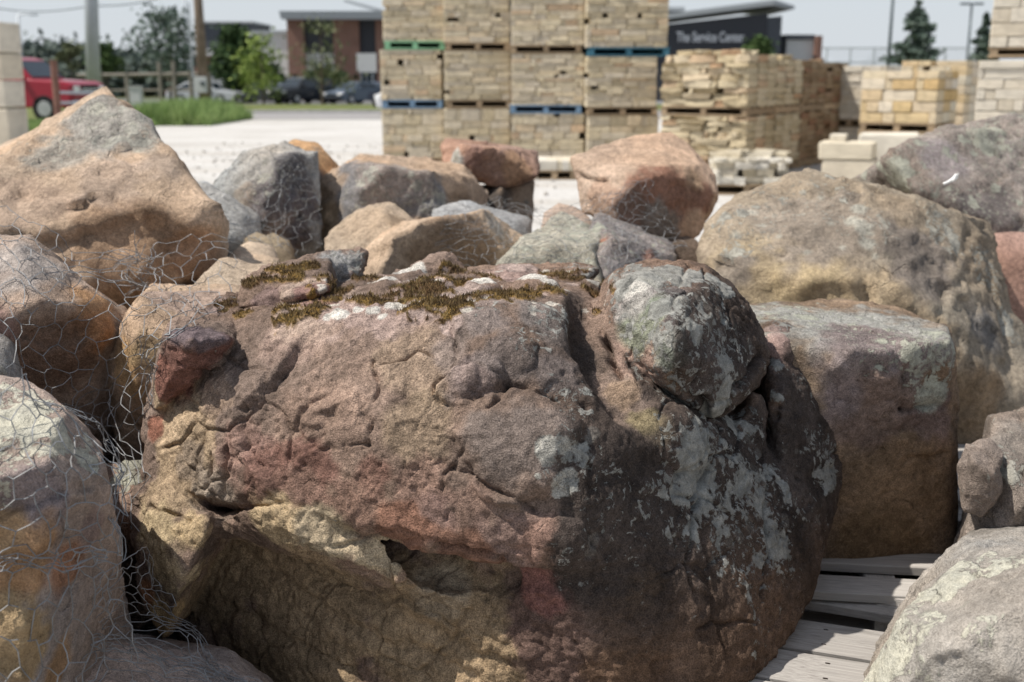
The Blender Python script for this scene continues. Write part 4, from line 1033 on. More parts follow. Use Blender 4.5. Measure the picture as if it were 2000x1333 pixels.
boulder('square-cut block with a lumpy lichen crust on top, standing on loose boards',
        [(1450, 603, 3.12), (1600, 588, 3.18), (1750, 603, 3.18), (1852, 640, 3.1), (1858, 662, 3.02), (1500, 668, 2.70), (1615, 690, 2.66), (1740, 690, 2.68), (1854, 668, 2.74), (1590, 1092, 2.76), (1848, 1097, 2.80), (1862, 800, 2.80), (1860, 900, 2.80), (1860, 1060, 2.82), (1580, 900, 2.74), (1470, 1092, 2.80)],
        0.42, M_GREEN, (0.25, 0.18, 0.125), 6, 70, seed=49, chips=0, ang=9.0, frac=0.018, foot=None, shrink=0.95, amp=(0.012, 0.008, 0.003),
        zones=[('col', 1660, 630, 190, (0.36, 0.35, 0.32), 1.0, 2.5), ('lich', 1560, 610, 130, 0.38), ('lich', 1800, 650, 90, 0.44), ('lich', 1690, 620, 90, 0.30), ('lich', 1820, 730, 45, 0.55), ('lich', 1700, 660, 60, 0.3), ('col', 1700, 730, 130, (0.225, 0.185, 0.175)), ('col', 1720, 830, 90, (0.235, 0.17, 0.14)), ('col', 1820, 840, 60, (0.23, 0.165, 0.14)),
               ('lich', 1820, 780, 38, 0.6), ('dot', 1825, 785, 34, (0.55, 0.54, 0.44), 0.8), ('lich', 1740, 960, 150, -0.2), ('col', 1740, 970, 120, (0.26, 0.18, 0.115)), ('col', 1720, 1060, 90, (0.22, 0.15, 0.09)), ('col', 1640, 780, 40, (0.24, 0.19, 0.18))],
        bumps=[(1650, 700, 26, 0.022, 1), (1690, 690, 30, 0.025, 1), (1730, 705, 24, 0.022, 1), (1660, 740, 30, 0.024, 1), (1705, 740, 26, 0.024, 1), (1745, 742, 20, 0.018, 1), (1640, 720, 18, 0.018, 1), (1720, 770, 26, 0.016, 1), (1800, 690, 46, 0.02, 1), (1680, 780, 26, 0.014, 1)],
        cracks=[([(1640, 790), (1690, 800), (1750, 790), (1770, 810)], 0.006, 0.024, 0.0), ([(1770, 810), (1800, 800), (1855, 805)], 0.006, 0.027, 0.0), ([(1690, 800), (1700, 840), (1760, 850), (1800, 830)], 0.005, 0.017, 0.0), ([(1785, 905), (1820, 900), (1856, 890)], 0.006, 0.027, 0.008), ([(1780, 700), (1765, 760), (1775, 800)], 0.006, 0.024, 0.0), ([(1650, 620), (1720, 640), (1800, 650)], 0.008, 0.017, 0.0), ([(1600, 650), (1660, 665), (1700, 655)], 0.006, 0.014, 0.0)])
boulder('cracked grey boulder at the edge of the gravel gap, with a chunk leaning on it',
        [(1942, 850, 2.56), (1955, 816, 2.58), (2000, 794, 2.62), (2120, 780, 2.62), (2120, 1110, 2.46), (1922, 1090, 2.46), (1930, 1010, 2.44), (1962, 900, 2.44), (2010, 950, 2.36), (1960, 1040, 2.40)], 0.45, M_TAN, (0.30, 0.245, 0.205), 6, 60, seed=50, chips=3, foot=0.0, lich=0.14, frac=0.03,
        zones=[('lich', 1985, 905, 36, 0.5), ('col', 2000, 850, 60, (0.29, 0.25, 0.215)), ('lich', 1960, 870, 24, 0.5)],
        cracks=[([(1950, 890), (1990, 920), (2020, 950)], 0.007, 0.03, 0.0)])
boulder('squarish chunk of grey rock stuck out over the gravel gap',
        [(1870, 908, 2.44), (1886, 866, 2.46), (1936, 858, 2.47), (1960, 886, 2.44), (1955, 960, 2.40), (1918, 1010, 2.40), (1880, 992, 2.41), (1900, 900, 2.38), (1940, 930, 2.36)], 0.12, M_TAN, (0.31, 0.25, 0.21), 5, 80, seed=52, chips=2, foot=None, frac=0.014, ang=10.0,
        lich=0.16)
boulder('foreground grey boulder edged with pale yellow lichen, nearest the boards',
        [(1655, 1390, 1.78), (1702, 1288, 1.78), (1762, 1198, 1.83), (1850, 1104, 1.88), (1922, 1060, 1.93), (2000, 1044, 1.93), (2180, 1040, 1.88), (2180, 1430, 1.52), (1680, 1430, 1.70), (1850, 1250, 1.63), (2000, 1185, 1.64), (1780, 1320, 1.66)], 0.5, M_CRUST, (0.36, 0.325, 0.285), 7, 26, seed=51,  foot=0.0, lich=0.06, amp=(0.018, 0.010, 0.004),
        zones=[('lich', 1750, 1240, 85, 0.56), ('lich', 1830, 1140, 60, 0.54), ('lich', 1700, 1310, 80, 0.6), ('lich', 1790, 1200, 60, 0.5), ('lich', 1920, 1090, 60, 0.5), ('lich', 1980, 1080, 40, 0.5), ('lich', 1920, 1210, 50, 0.50), ('lich', 1810, 1320, 60, 0.38), ('lich', 1880, 1170, 30, 0.3)],
        cracks=[([(1850, 1240), (1880, 1280), (1870, 1320)], 0.006, 0.008, 0.0), ([(1900, 1110), (1950, 1120), (1990, 1100)], 0.006, 0.01, -0.008)])

# ------------------------------------------------------------------ pallets and boards by the boulders
def wood_mat(name, c1, c2, sc_=1.0, rand=0.25):
    t = NT(name)
    P = t.obj()
    mp = t.n('Mapping', {'Vector': P}); mp.inputs['Scale'].default_value = (2.0 * sc_, 60 * sc_, 60 * sc_)
    n = t.noise(mp.outputs[0], 1.0, 5, 0.6, 0.4)
    c = t.ramp(n, [(0.25, tuple(v * .55 for v in c1)), (0.42, c1), (0.72, c2)])
    st = t.noise(P, 5.0, 5, 0.65)
    c = t.mix(t.mr(st, 0.50, 0.68, 0.0, 0.55), c, tuple(v * .5 for v in c1))
    k = t.mr(t.rnd(), 0, 1, 1 - rand, 1 + rand)
    c = t.mix(1.0, c, k, 'MULTIPLY')
    kn = t.mr(t.noise(P, 9.0, 4, 0.6), 0.62, 0.72, 0.0, 0.5)
    c = t.mix(kn, c, (0.12, 0.10, 0.085))
    return t.set(c, 0.9, n, 0.002, 0.7)


W_GREY = wood_mat('weathered_wood', (0.37, 0.345, 0.32), (0.58, 0.55, 0.51))
W_RAW = wood_mat('raw_pallet_wood', (0.30, 0.22, 0.14), (0.48, 0.37, 0.25))
W_BLUE = plain('blue_paint', (0.17, 0.26, 0.37), 0.8, 0, 0.25)
W_TEAL = plain('teal_paint', (0.06, 0.16, 0.22), 0.8, 0, 0.25)
W_GREEN = plain('green_paint', (0.24, 0.46, 0.28), 0.8, 0, 0.2)
NAIL = plain('rusty_nail', (0.05, 0.04, 0.035), 0.7)
_bm_cache = {}


def plank_mesh(k):
    """one worn plank of unit size with uneven sawn edges; k picks one of a few"""
    if k not in _bm_cache:
        rs = np.random.RandomState(k + 9)
        n = 9
        V, Fc = [], []
        for i in range(n):
            x = -0.5 + i / (n - 1)
            a, b = 0.5 + rs.normal(0, .012), 0.5 + rs.normal(0, .012)
            z = rs.normal(0, .03)
            for (y, zz) in ((-a, -0.5), (b, -0.5), (b, 0.42), (b - .035, 0.5 + z), (-a + .035, 0.5 + z), (-a, 0.42)): V.append((x + (rs.normal(0, .004) if i in (0, n - 1) else 0), y, zz))
        for i in range(n - 1):
            for j in range(6):
                Fc.append((i * 6 + j, i * 6 + (j + 1) % 6, i * 6 + 6 + (j + 1) % 6, i * 6 + 6 + j))
        Fc.append(tuple(reversed(range(6)))); Fc.append(tuple((n - 1) * 6 + j for j in range(6)))
        me = bpy.data.meshes.new('plank'); me.from_pydata(V, [], [f[::-1] for f in Fc]); me.update()
        _bm_cache[k] = me
    return _bm_cache[k]


_mesh_mat = {}


def with_mat(me, m):
    key = (me.name, m.name)
    if key not in _mesh_mat:
        c = me.copy(); c.materials.clear(); c.materials.append(m); _mesh_mat[key] = c
    return _mesh_mat[key]


def plank(name, m, parent, c, size, rz=0.0, rx=0.0, k=0):
    o = link(name, with_mat(plank_mesh(k % 6), m), None, parent)
    o.location = c; o.scale = size; o.rotation_euler = (rx, 0, rz)
    return o


def pallet(label, loc, yaw, wd, dp, m, h=0.125, n=7, bw=None, group='pallets of the stone yard', nails=False, seed=0, z2=True):
    rs = random.Random(seed)
    r = empty('pallet', loc, yaw)
    tag(r, label, 'pallet', group)
    bw = bw or dp / n * 0.9
    for i in range(n):
        y = -dp / 2 + bw / 2 + (dp - bw) * i / (n - 1)
        b = plank('deck_board', m, r, (rs.uniform(-.008, .008), y, h - 0.011), (wd, bw * rs.uniform(.93, 1.02), 0.022), rs.uniform(-.006, .006), 0, rs.randrange(6))
        if nails:
            mb = MB()
            for x in (-wd * .46, 0, wd * .46):
                for dy in (-.25, .25):
                    mb.tube([(x / wd, dy, 0.45), (x / wd, dy, 0.60)], [0.0055, 0.0055], 6)
            no = tag(mb.build('nails', NAIL, b), kind='stuff')
    for x in (-wd / 2 + .05, 0.004, wd / 2 - .05):
        plank('stringer', m, r, (x, 0, h * 0.5 - 0.002), (dp * .995, 0.08, h - 0.046), R(90), 0, rs.randrange(6))
    plank('stringer', m, r, (0, 0.05, h * 0.5 - 0.002), (wd * .94, 0.04, h - 0.05), 0, 0, rs.randrange(6))  # crosswise board added to block bright ground behind, so the slots look dark
    if z2:
        for y in (-dp / 2 + bw / 2, 0, dp / 2 - bw / 2):
            plank('bottom_board', m, r, (0, y, 0.011), (wd, bw, 0.021), 0, 0, rs.randrange(6))
    return r


pallet('weathered grey pallet with nailed boards under the mossy boulder', (0.56, 1.90, 0.0), R(-19), 0.98, 1.06, W_GREY, n=7, bw=0.143, nails=True, seed=1, group='pallets among the boulders')
pallet('pale pallet of loose sunlit boards under the square-cut block', (0.98, 3.02, 0.0), R(-7), 1.15, 0.95, W_GREY, n=6, bw=0.10, seed=2, group='pallets among the boulders')
pallet('pallet showing one pale slat under the domed grey boulder', (1.72, 4.05, 0.0), R(-5), 1.2, 1.0, W_GREY, n=6, seed=3, group='pallets among the boulders')
for k, (a, b, wd, zz, lab) in enumerate((((1570, 1138), (1850, 1180), 0.085, 0.105, 'sunlit loose board lying nearest behind the gap in front of the square block'),
                                  ((1560, 1165), (1830, 1212), 0.075, 0.085, 'thin loose board slanting down in the gravel gap beside the mossy boulder'))):
    pa, pb = gnd(*a, zz), gnd(*b, zz)
    mid, dv = (pa + pb) / 2, pb - pa
    o = plank('loose_board', W_GREY, None, mid, (float(np.linalg.norm(dv)), wd, 0.022), math.atan2(dv[1], dv[0]), 0.04 * (k * 2 - 1), k + 2)
    tag(o, lab, 'board')

# pebbles in the gravel close by
rs = np.random.RandomState(12)
D0, F0 = ico(1)
n = 4200
px = np.stack((rs.uniform(-1.5, 2.8, n), rs.uniform(1.7, 6.0, n)), 1)
sz = 0.004 + 0.012 * rs.rand(n) ** 2.5
far = np.arange(n) > 2600
px[far] = np.stack((rs.uniform(-6, 7, far.sum()), rs.uniform(6, 24, far.sum())), 1)
sz[far] *= 2.2
VV = (D0[None] * (sz[:, None, None] * (0.7 + 0.5 * rs.rand(n, 1, 3))) * (1 + 0.25 * rs.normal(size=(n, len(D0), 1)).clip(-1, 1)) + np.concatenate((px, (sz * 0.3)[:, None]), 1)[:, None, :]).reshape(-1, 3)
FF = (F0[None] + (np.arange(n) * len(D0))[:, None, None]).reshape(-1, 3)
t = NT('pebbles'); t.set(t.ramp(t.noise(t.obj(), 40, 2), [(0.3, (0.24, 0.22, 0.20)), (0.7, (0.50, 0.47, 0.43))]), 0.9)
tag(link('gravel', mesh_np('gravel', VV, FF, False), t.m), kind='stuff')

# white scrap on the rough grey boulder
def near_rock(i, px, py):
    Vn = ROCKS[i][0]
    U, W, Dp = to_px(Vn)
    return pick(px, py, U, W, Dp, Vn)


SCRAP_ROCK = 23
# ------------------------------------------------------------------ wire netting draped on the boulders
def make_tree(ids):
    V, Fc, b = [], [], 0
    for i in ids:
        v, f, _ = ROCKS[i]
        if f.shape[1] == 4: f = np.vstack((f[:, :3], f[:, (0, 2, 3)]))
        V.append(v); Fc.append(f + b); b += len(v)
    V = np.vstack(V); Fc = np.vstack(Fc)
    return BVHTree.FromPolygons([tuple(p) for p in V.tolist()], Fc.tolist())


def hexnet(nr, nc):
    nodes, E = {}, []
    for r in range(nr):
        for k in range(nc):
            nodes[(r, k)] = (k / (nc - 1), (r * 1.5 + (0.25 if (k + r) % 2 else -0.25)) / (1.5 * (nr - 1)))
    for r in range(nr):
        for k in range(nc):
            if k + 1 < nc: E.append(((r, k), (r, k + 1)))
            if r + 1 < nr and (k + r) % 2: E.append(((r, k), (r + 1, k)))
    return nodes, E


WIRE = NT('galvanised_wire')
WIRE.set(WIRE.mix(WIRE.mr(WIRE.noise(WIRE.obj(), 25, 4), 0.35, 0.65, 0, 1), (0.34, 0.35, 0.36), (0.20, 0.195, 0.19)), 0.65, metal=0.2)


def net_patch(mb, tree, grid, nr, nc, wire, seed, slack=0.35, depth0=None, drop=0.0):
    rs = np.random.RandomState(seed)
    G = np.array(grid, float)
    m_, n_ = G.shape[:2]
    nodes, E = hexnet(nr, nc)
    keys = list(nodes); ix = {k: i for i, k in enumerate(keys)}
    uv = np.array([nodes[k] for k in keys])
    u = np.clip(uv[:, 0], 0, 1) * (n_ - 1); v = np.clip(uv[:, 1], 0, 1) * (m_ - 1)
    ui = np.minimum(u.astype(int), n_ - 2); vi = np.minimum(v.astype(int), m_ - 2)
    fu, fv = (u - ui)[:, None], (v - vi)[:, None]
    Q = (G[vi, ui] * (1 - fu) + G[vi, ui + 1] * fu) * (1 - fv) + (G[vi + 1, ui] * (1 - fu) + G[vi + 1, ui + 1] * fu) * fv
    z = np.concatenate((Q * 0.012, np.full((len(Q), 1), seed * 3.1)), 1)
    Q = Q + np.stack((fbm(z, 1.0, 2, seed), fbm(z, 1.0, 2, seed + 5)), 1) * 34 + rs.normal(0, 3.4, Q.shape)
    O = np.array((0, 0, CAM_H))
    dirs = np.array([ray(*q) for q in Q]); dirs /= np.linalg.norm(dirs, axis=1)[:, None]
    hit = np.full(len(Q), np.nan)
    for i in range(len(Q)):
        h = tree.ray_cast(Vector(O), Vector(dirs[i]), 20.0)
        if h[0] is not None: hit[i] = h[3]
    ok = ~np.isnan(hit)
    t = np.where(ok, hit, np.nanmean(hit))
    lim = np.where(ok, hit - 0.008, 1e9)
    nb = [[] for _ in keys]
    for a, b in E: nb[ix[a]].append(ix[b]); nb[ix[b]].append(ix[a])
    mx = max(len(x) for x in nb)
    NB = np.array([x + [x[0] if x else 0] * (mx - len(x)) for x in nb])
    for it in range(40):
        av = t[NB].mean(1)
        t = np.minimum(lim, slack * t + (1 - slack) * av)
    t = np.minimum(t + rs.normal(0, 0.006, len(t)), lim)
    P = O + dirs * t[:, None]
    for a, b in E:
        p, q = P[ix[a]], P[ix[b]]
        L = np.linalg.norm(q - p)
        if L > 0.6: continue
        mid = (p + q) / 2 + rs.normal(0, 0.06 * L + 0.0006, 3)
        mb.tube([p, mid, q], wire, 3, False)
    return P


ROCK_IDS = {'pyr': 1, 'or': 2, 'flat': 3, 'low': 4, 'net': 5, 'lich': 6, 'slab': 7}
tree_l = make_tree([0, 1, 2, 3, 4, 6, 8])
mb = MB()
net_patch(mb, tree_l, [[(-50, 395), (60, 440), (160, 480), (262, 498), (330, 470), (445, 452)],
                       [(-50, 470), (50, 505), (150, 535), (262, 520), (340, 515), (445, 505)],
                       [(-50, 545), (60, 560), (170, 560), (276, 556), (350, 560), (450, 575)],
                       [(-50, 640), (60, 640), (160, 640), (275, 600), (350, 600), (420, 620)],
                       [(-50, 760), (50, 740), (150, 740), (230, 720), (290, 690), (330, 660)],
                       [(-50, 850), (40, 850), (140, 840), (215, 830), (280, 815), (300, 780)]], 13, 24, 0.0011, 1, 0.25)
net_patch(mb, tree_l, [[(120, 800), (200, 770), (290, 740)], [(180, 860), (230, 840), (285, 830)], [(220, 930), (250, 920), (280, 930)], [(225, 1040), (245, 1030), (268, 1040)]], 7, 8, 0.0011, 2, 0.25)
# gathered knots where the netting is tied
for (kx, ky, sp) in ((266, 505, 20), (280, 556, 22)):
    c = at(kx, ky, 3.22)
    for i in range(16):
        a = random.uniform(0, 6.28)
        p = c + np.array((math.cos(a) * random.uniform(.03, .10), random.uniform(-.03, .02), math.sin(a) * random.uniform(.02, .09)))
        mb.tube([c + np.random.RandomState(i).normal(0, .008, 3), (c + p) / 2 + np.random.RandomState(i + 50).normal(0, .008, 3), p], 0.0013, 3, False)
o = mb.build('wire_netting', WIRE.m)
tag(o, 'loose chicken wire stretched over the pyramid boulder and the stones below it', 'netting', 'wire netting round the boulders')

tree_n = make_tree([0, 5, 6, 7])
mb = MB()
net_patch(mb, tree_n, [[(-40, 770), (40, 740), (90, 772), (150, 800), (205, 868)], [(-40, 880), (50, 860), (120, 860), (190, 880), (240, 930)], [(-40, 980), (60, 960), (130, 950), (205, 960), (243, 1000)],
                       [(-40, 1060), (60, 1060), (130, 1060), (200, 1050), (240, 1080)], [(-40, 1130), (60, 1130), (130, 1115), (190, 1100), (240, 1110)], [(-40, 1260), (60, 1260), (130, 1250), (190, 1200), (260, 1170)], [(-40, 1390), (60, 1390), (130, 1370), (200, 1300), (300, 1290)]], 12, 13, 0.0012, 5, 0.3)
net_patch(mb, tree_n, [[(-40, 1085), (60, 1080), (200, 1075)], [(-40, 1105), (60, 1100), (215, 1092)], [(-40, 1118), (60, 1112), (220, 1105)]], 5, 10, 0.0010, 6, 0.1)
net_patch(mb, tree_n, [[(170, 1180), (235, 1090), (270, 1070), (300, 1110)], [(180, 1225), (250, 1150), (300, 1150), (350, 1170)], [(200, 1245), (290, 1215), (345, 1215), (395, 1240)], [(300, 1275), (370, 1285), (420, 1295), (440, 1300)], [(420, 1320), (455, 1330), (480, 1335), (500, 1340)]], 15, 13, 0.0009, 7, 0.05)
net_patch(mb, tree_n, [[(172, 1236), (260, 1250), (370, 1285), (500, 1345)], [(176, 1250), (260, 1268), (370, 1300), (500, 1352)], [(180, 1262), (262, 1280), (372, 1312), (505, 1360)]], 7, 16, 0.0009, 8, 0.05)
net_patch(mb, tree_n, [[(60, 760), (130, 790), (190, 850), (228, 930), (222, 1100)], [(64, 768), (134, 800), (192, 860), (230, 940), (226, 1105)]], 4, 14, 0.0010, 9, 0.05)
net_patch(mb, tree_n, [[(150, 1290), (220, 1270), (300, 1300), (400, 1330)], [(150, 1400), (220, 1370), (300, 1370), (400, 1390)]], 5, 8, 0.0010, 10, 0.2)
o = mb.build('wire_netting', WIRE.m)
tag(o, 'chicken wire wrapped round the grey purple boulder and bunched below the mossy one', 'netting', 'wire netting round the boulders')

tree_f = make_tree(list(range(9, 24)))
mb = MB()
net_patch(mb, tree_f, [[(430, 330), (530, 300), (600, 330)], [(440, 420), (540, 400), (625, 420)], [(440, 470), (540, 480), (625, 500)]], 13, 16, 0.0009, 11, 0.2)
net_patch(mb, tree_f, [[(390, 400), (440, 430), (480, 470), (520, 500)], [(400, 440), (450, 470), (490, 500), (530, 530)]], 5, 12, 0.0012, 15, 0.2)
o = mb.build('wire_netting', WIRE.m)
tag(o, 'fine chicken wire veil over the dark face of the grey pitted boulder', 'netting', 'wire netting round the boulders')
mb = MB()
net_patch(mb, tree_f, [[(860, 420), (960, 410), (1060, 420), (1150, 400), (1220, 350), (1270, 360)], [(860, 470), (960, 450), (1060, 450), (1150, 440), (1230, 420), (1300, 440)], [(860, 530), (960, 530), (1060, 520), (1150, 520), (1240, 500), (1330, 500)]], 13, 30, 0.0008, 12, 0.2)
o = mb.build('wire_netting', WIRE.m)
tag(o, 'fine chicken wire over the stones under the perched pink boulder', 'netting', 'wire netting round the boulders')

# the white scrap
c = near_rock(24, 1858, 352)
mb = MB()
pts = [at(1842, 360, c[1] - .02), at(1852, 356, c[1] - .02), at(1864, 349, c[1] - .02), at(1868, 340, c[1] - .02)]
mb.tube(pts, [0.006, 0.006, 0.009, 0.007], 6)
mb.hexa([tuple(p) for p in (at(1860, 356, c[1] - .01), at(1870, 350, c[1] - .01), at(1870, 350, c[1] - .03), at(1860, 356, c[1] - .03), at(1866, 342, c[1] - .01), at(1873, 338, c[1] - .01), at(1873, 338, c[1] - .03), at(1866, 342, c[1] - .03))])
o = mb.build('plastic_scrap', plain('white_plastic', (0.80, 0.80, 0.78), 0.5, 0, 0.05), None, bevel=0.003)
tag(o, 'small crumpled white scrap lying on the rough grey boulder', 'scrap')

# ------------------------------------------------------------------ palletised building stone
def stone_mat(name, stops, dirt=0.25):
    t = NT(name)
    P = t.obj()
    c = t.ramp(t.rnd(), stops)
    n = t.noise(P, 2.2, 5, 0.6)
    c = t.mix(1.0, c, t.mr(n, 0.3, 0.7, 1 - dirt, 1 + dirt * 0.6), 'MULTIPLY')
    return t.set(c, 0.92, t.noise(P, 9.0, 5, 0.6), 0.02, 0.5)


S_TAN = stone_mat('tan_stone', [(0.0, (0.54, 0.455, 0.31)), (0.3, (0.61, 0.525, 0.375)), (0.6, (0.57, 0.50, 0.395)), (0.85, (0.65, 0.56, 0.40)), (1.0, (0.58, 0.43, 0.29))])
S_LEDGE = stone_mat('ledge_stone', [(0.0, (0.42, 0.34, 0.215)), (0.4, (0.53, 0.45, 0.31)), (0.7, (0.60, 0.515, 0.37)), (1.0, (0.47, 0.31, 0.19))])
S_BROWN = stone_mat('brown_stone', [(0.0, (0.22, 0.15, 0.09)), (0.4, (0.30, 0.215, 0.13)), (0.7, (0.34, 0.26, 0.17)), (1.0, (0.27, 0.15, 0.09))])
S_GOLD = stone_mat('golden_stone', [(0.0, (0.66, 0.60, 0.48)), (0.35, (0.62, 0.46, 0.24)), (0.55, (0.72, 0.66, 0.56)), (0.8, (0.58, 0.40, 0.18)), (1.0, (0.68, 0.58, 0.42))])
S_WHITE = stone_mat('white_limestone', [(0.0, (0.66, 0.61, 0.52)), (0.5, (0.74, 0.71, 0.64)), (1.0, (0.62, 0.54, 0.40))], 0.15)
S_WPILE = stone_mat('white_stone_pieces', [(0.0, (0.46, 0.39, 0.27)), (0.35, (0.62, 0.57, 0.47)), (0.7, (0.70, 0.66, 0.58)), (1.0, (0.54, 0.48, 0.38))], 0.25)
S_CREAM = stone_mat('cream_stone', [(0.0, (0.58, 0.51, 0.40)), (0.5, (0.66, 0.60, 0.50)), (1.0, (0.60, 0.55, 0.46))], 0.18)


def stone_meshes(n, rough, seed, tag_):
    out = []
    rs = random.Random(seed)
    for i in range(n):
        bm = bmesh.new()
        bmesh.ops.create_cube(bm, size=1.0)
        for v in bm.verts:
            v.co += Vector((rs.uniform(-1, 1), rs.uniform(-1, 1), rs.uniform(-1, 1))) * rough * 0.5
        if rough > 0.08: bmesh.ops.subdivide_edges(bm, edges=bm.edges[:], cuts=1)
        if rough > 0.08:
            for v in bm.verts: v.co += Vector((rs.uniform(-1, 1), rs.uniform(-1, 1), rs.uniform(-1, 1))) * rough * 0.35
        else: bmesh.ops.bevel(bm, geom=bm.edges[:], offset=0.035, segments=1, affect='EDGES')
        me = bpy.data.meshes.new(tag_); bm.to_mesh(me); bm.free()
        out.append(me)
    return out


SAWN = stone_meshes(10, 0.035, 4, 'sawn_stone')
ROUGH = stone_meshes(12, 0.16, 5, 'rough_stone')


def stone_stack(label, loc, yaw, w, d, h, m, course=(0.06, 0.095), length=(0.12, 0.42), kind=SAWN, rows=2, gap=0.045, seed=0, group='stacks of building stone', mess=0.012, top=0, name='stone_stack'):
    """loc: middle of the foot of the front face; x to the right along the face, y into the depth"""
    rs = random.Random(seed)
    r = empty(name, loc, yaw)
    tag(r, label, 'stone stack', group)
    z = 0.0
    while z < h - 0.02:
        ch = min(rs.uniform(*course), h - z)
        if h - z - ch < course[0] * 0.6: ch = h - z
        for row in range(rows):
            x = -w / 2
            rd = d / rows
            while x < w / 2 - 0.02:
                L = rs.uniform(*length) if rs.random() > 0.22 else rs.uniform(0.05, 0.10)
                L = min(L, w / 2 - x)
                if w / 2 - x - L < 0.06: L = w / 2 - x
                small = L < 0.11
                if not (row == 0 and small and rs.random() < gap * 2.5):
                    o = bpy.data.objects.new('stone', with_mat(kind[rs.randrange(len(kind))], m))
                    col.objects.link(o); o.parent = r
                    o.location = (x + L / 2, rd * (row + 0.5) + rs.uniform(-1, 1) * mess, z + ch / 2)
                    o.scale = (L * rs.uniform(0.968, 0.994), rd * rs.uniform(0.94, 0.99), ch * rs.uniform(0.945, 0.992))
                    if mess > 0.02: o.rotation_euler = (0, 0, rs.uniform(-.03, .03))
                x += L
        z += ch
    for i in range(top):
        o = bpy.data.objects.new('stone', with_mat(ROUGH[rs.randrange(len(ROUGH))], m))
        col.objects.link(o); o.parent = r
        L = rs.uniform(0.18, 0.40)
        o.location = (rs.uniform(-w / 2 + .15, w / 2 - .15), rs.uniform(0.12, d - .12), h + 0.025)
        o.scale = (L, L * rs.uniform(.5, .8), rs.uniform(.05, .09)); o.rotation_euler = (rs.uniform(-.08, .08), rs.uniform(-.08, .08), rs.uniform(0, 3))
    return r


PH = 0.125
order = ['first', 'second', 'third', 'fourth']
tier_n = ['bottom', 'middle', 'top']
cols = [(745, 866, 17.9, [318, 212, 97, -22]), (866, 996, 17.7, [322, 212, 100, -20]), (998, 1141, 17.4, [328, 222, 105, -18]), (1143, 1284, 17.2, [332, 226, 110, -15])]
pal_m = {(0, 1): (W_BLUE, 'blue'), (0, 2): (W_GREEN, 'bright green'), (2, 1): (W_BLUE, 'faded blue'), (3, 2): (W_TEAL, 'dark teal')}
sd = 100
for ci, (x0, x1, Y, tiers) in enumerate(cols):
    for ti in range(3):
        a, b = x0, x1
        if ci == 3 and ti == 2: b = 1306
        jx = random.Random(ci * 5 + ti).uniform(-.02, .02)
        pa, pb = at(a, tiers[ti], Y), at(b, tiers[ti], Y)
        z0 = 0.0 if ti == 0 else float(at(a, tiers[ti], Y)[2])
        z1 = float(at(a, tiers[ti + 1], Y)[2])
        cx, wd = (pa[0] + pb[0]) / 2 + jx, (pb[0] - pa[0]) * 0.985
        yw = R((1.2, 2.6, -2.4, 2.6)[ci] + 0.5 * ((ti * 7 + ci) % 3 - 1))
        m, cn = pal_m.get((ci, ti), (W_RAW, 'bare wood'))
        pallet('%s pallet under the %s load in the %s stone column' % (cn, tier_n[ti], order[ci]), (cx, Y + 0.56, z0), yw, wd, 1.08, m, h=PH, n=5, bw=0.12, seed=sd)
        stone_stack('%s load of tan sawn stone in the %s column from the road end' % (tier_n[ti], order[ci]), (cx, Y + 0.02, z0 + PH), yw, wd, 1.06, z1 - z0 - PH - 0.004, S_TAN, seed=sd, length=(0.14, 0.46) if ti else (0.10, 0.40), course=(0.05, 0.09) if ti else (0.07, 0.17))
        sd += 1
for px, lab in ((866, 'first and second'), (998, 'second and third'), (1143, 'third and fourth')):  # stacks added behind the columns to darken the slits between them
    c = at(px, 150, 19.3)
    stone_stack('tall stack of tan stone added to darken the slit between the %s columns' % lab, (float(c[0]), 19.3, 0.0), 0, 0.9, 0.5, 2.75, S_TAN, (0.14, 0.2), (0.25, 0.5), SAWN, 1, 0.0, sd); sd += 1
# rough ledge stone at the turn of the row, then the shaded row behind it
YAW = R(-33)


def turned(corner_px, Y, tiers, w, d, m, lab, kind=ROUGH, course=(0.05, 0.10), top=0, yaw=YAW, length=(0.14, 0.45), pm=W_RAW, mess=0.03, rows=3, cname=''):
    global sd
    c = at(corner_px, 150, Y)
    cx, cy = c[0] - math.cos(yaw) * w / 2, c[1] - math.sin(yaw) * w / 2
    for ti in range(len(tiers) - 1):
        z0 = max(0.0, float(at(corner_px, tiers[ti], Y)[2])) if ti else 0.0
        z1 = float(at(corner_px, tiers[ti + 1], Y)[2])
        pc = (cx - math.sin(yaw) * d / 2, cy + math.cos(yaw) * d / 2, z0)
        nm = ('lower', 'upper')[ti] if len(tiers) > 2 else 'single'
        pallet('pallet below the %s load of %s' % (nm, lab), pc, yaw, w, d, pm, h=PH, n=5, bw=0.12, seed=sd)
        stone_stack('%s load of %s' % (nm, lab), (cx, cy, z0 + PH), yaw, w, d, z1 - z0 - PH - 0.004, m, course, length, kind, rows, 0.04, sd, 'stacks of building stone', mess, top if ti == len(tiers) - 2 else 0)
        sd += 1


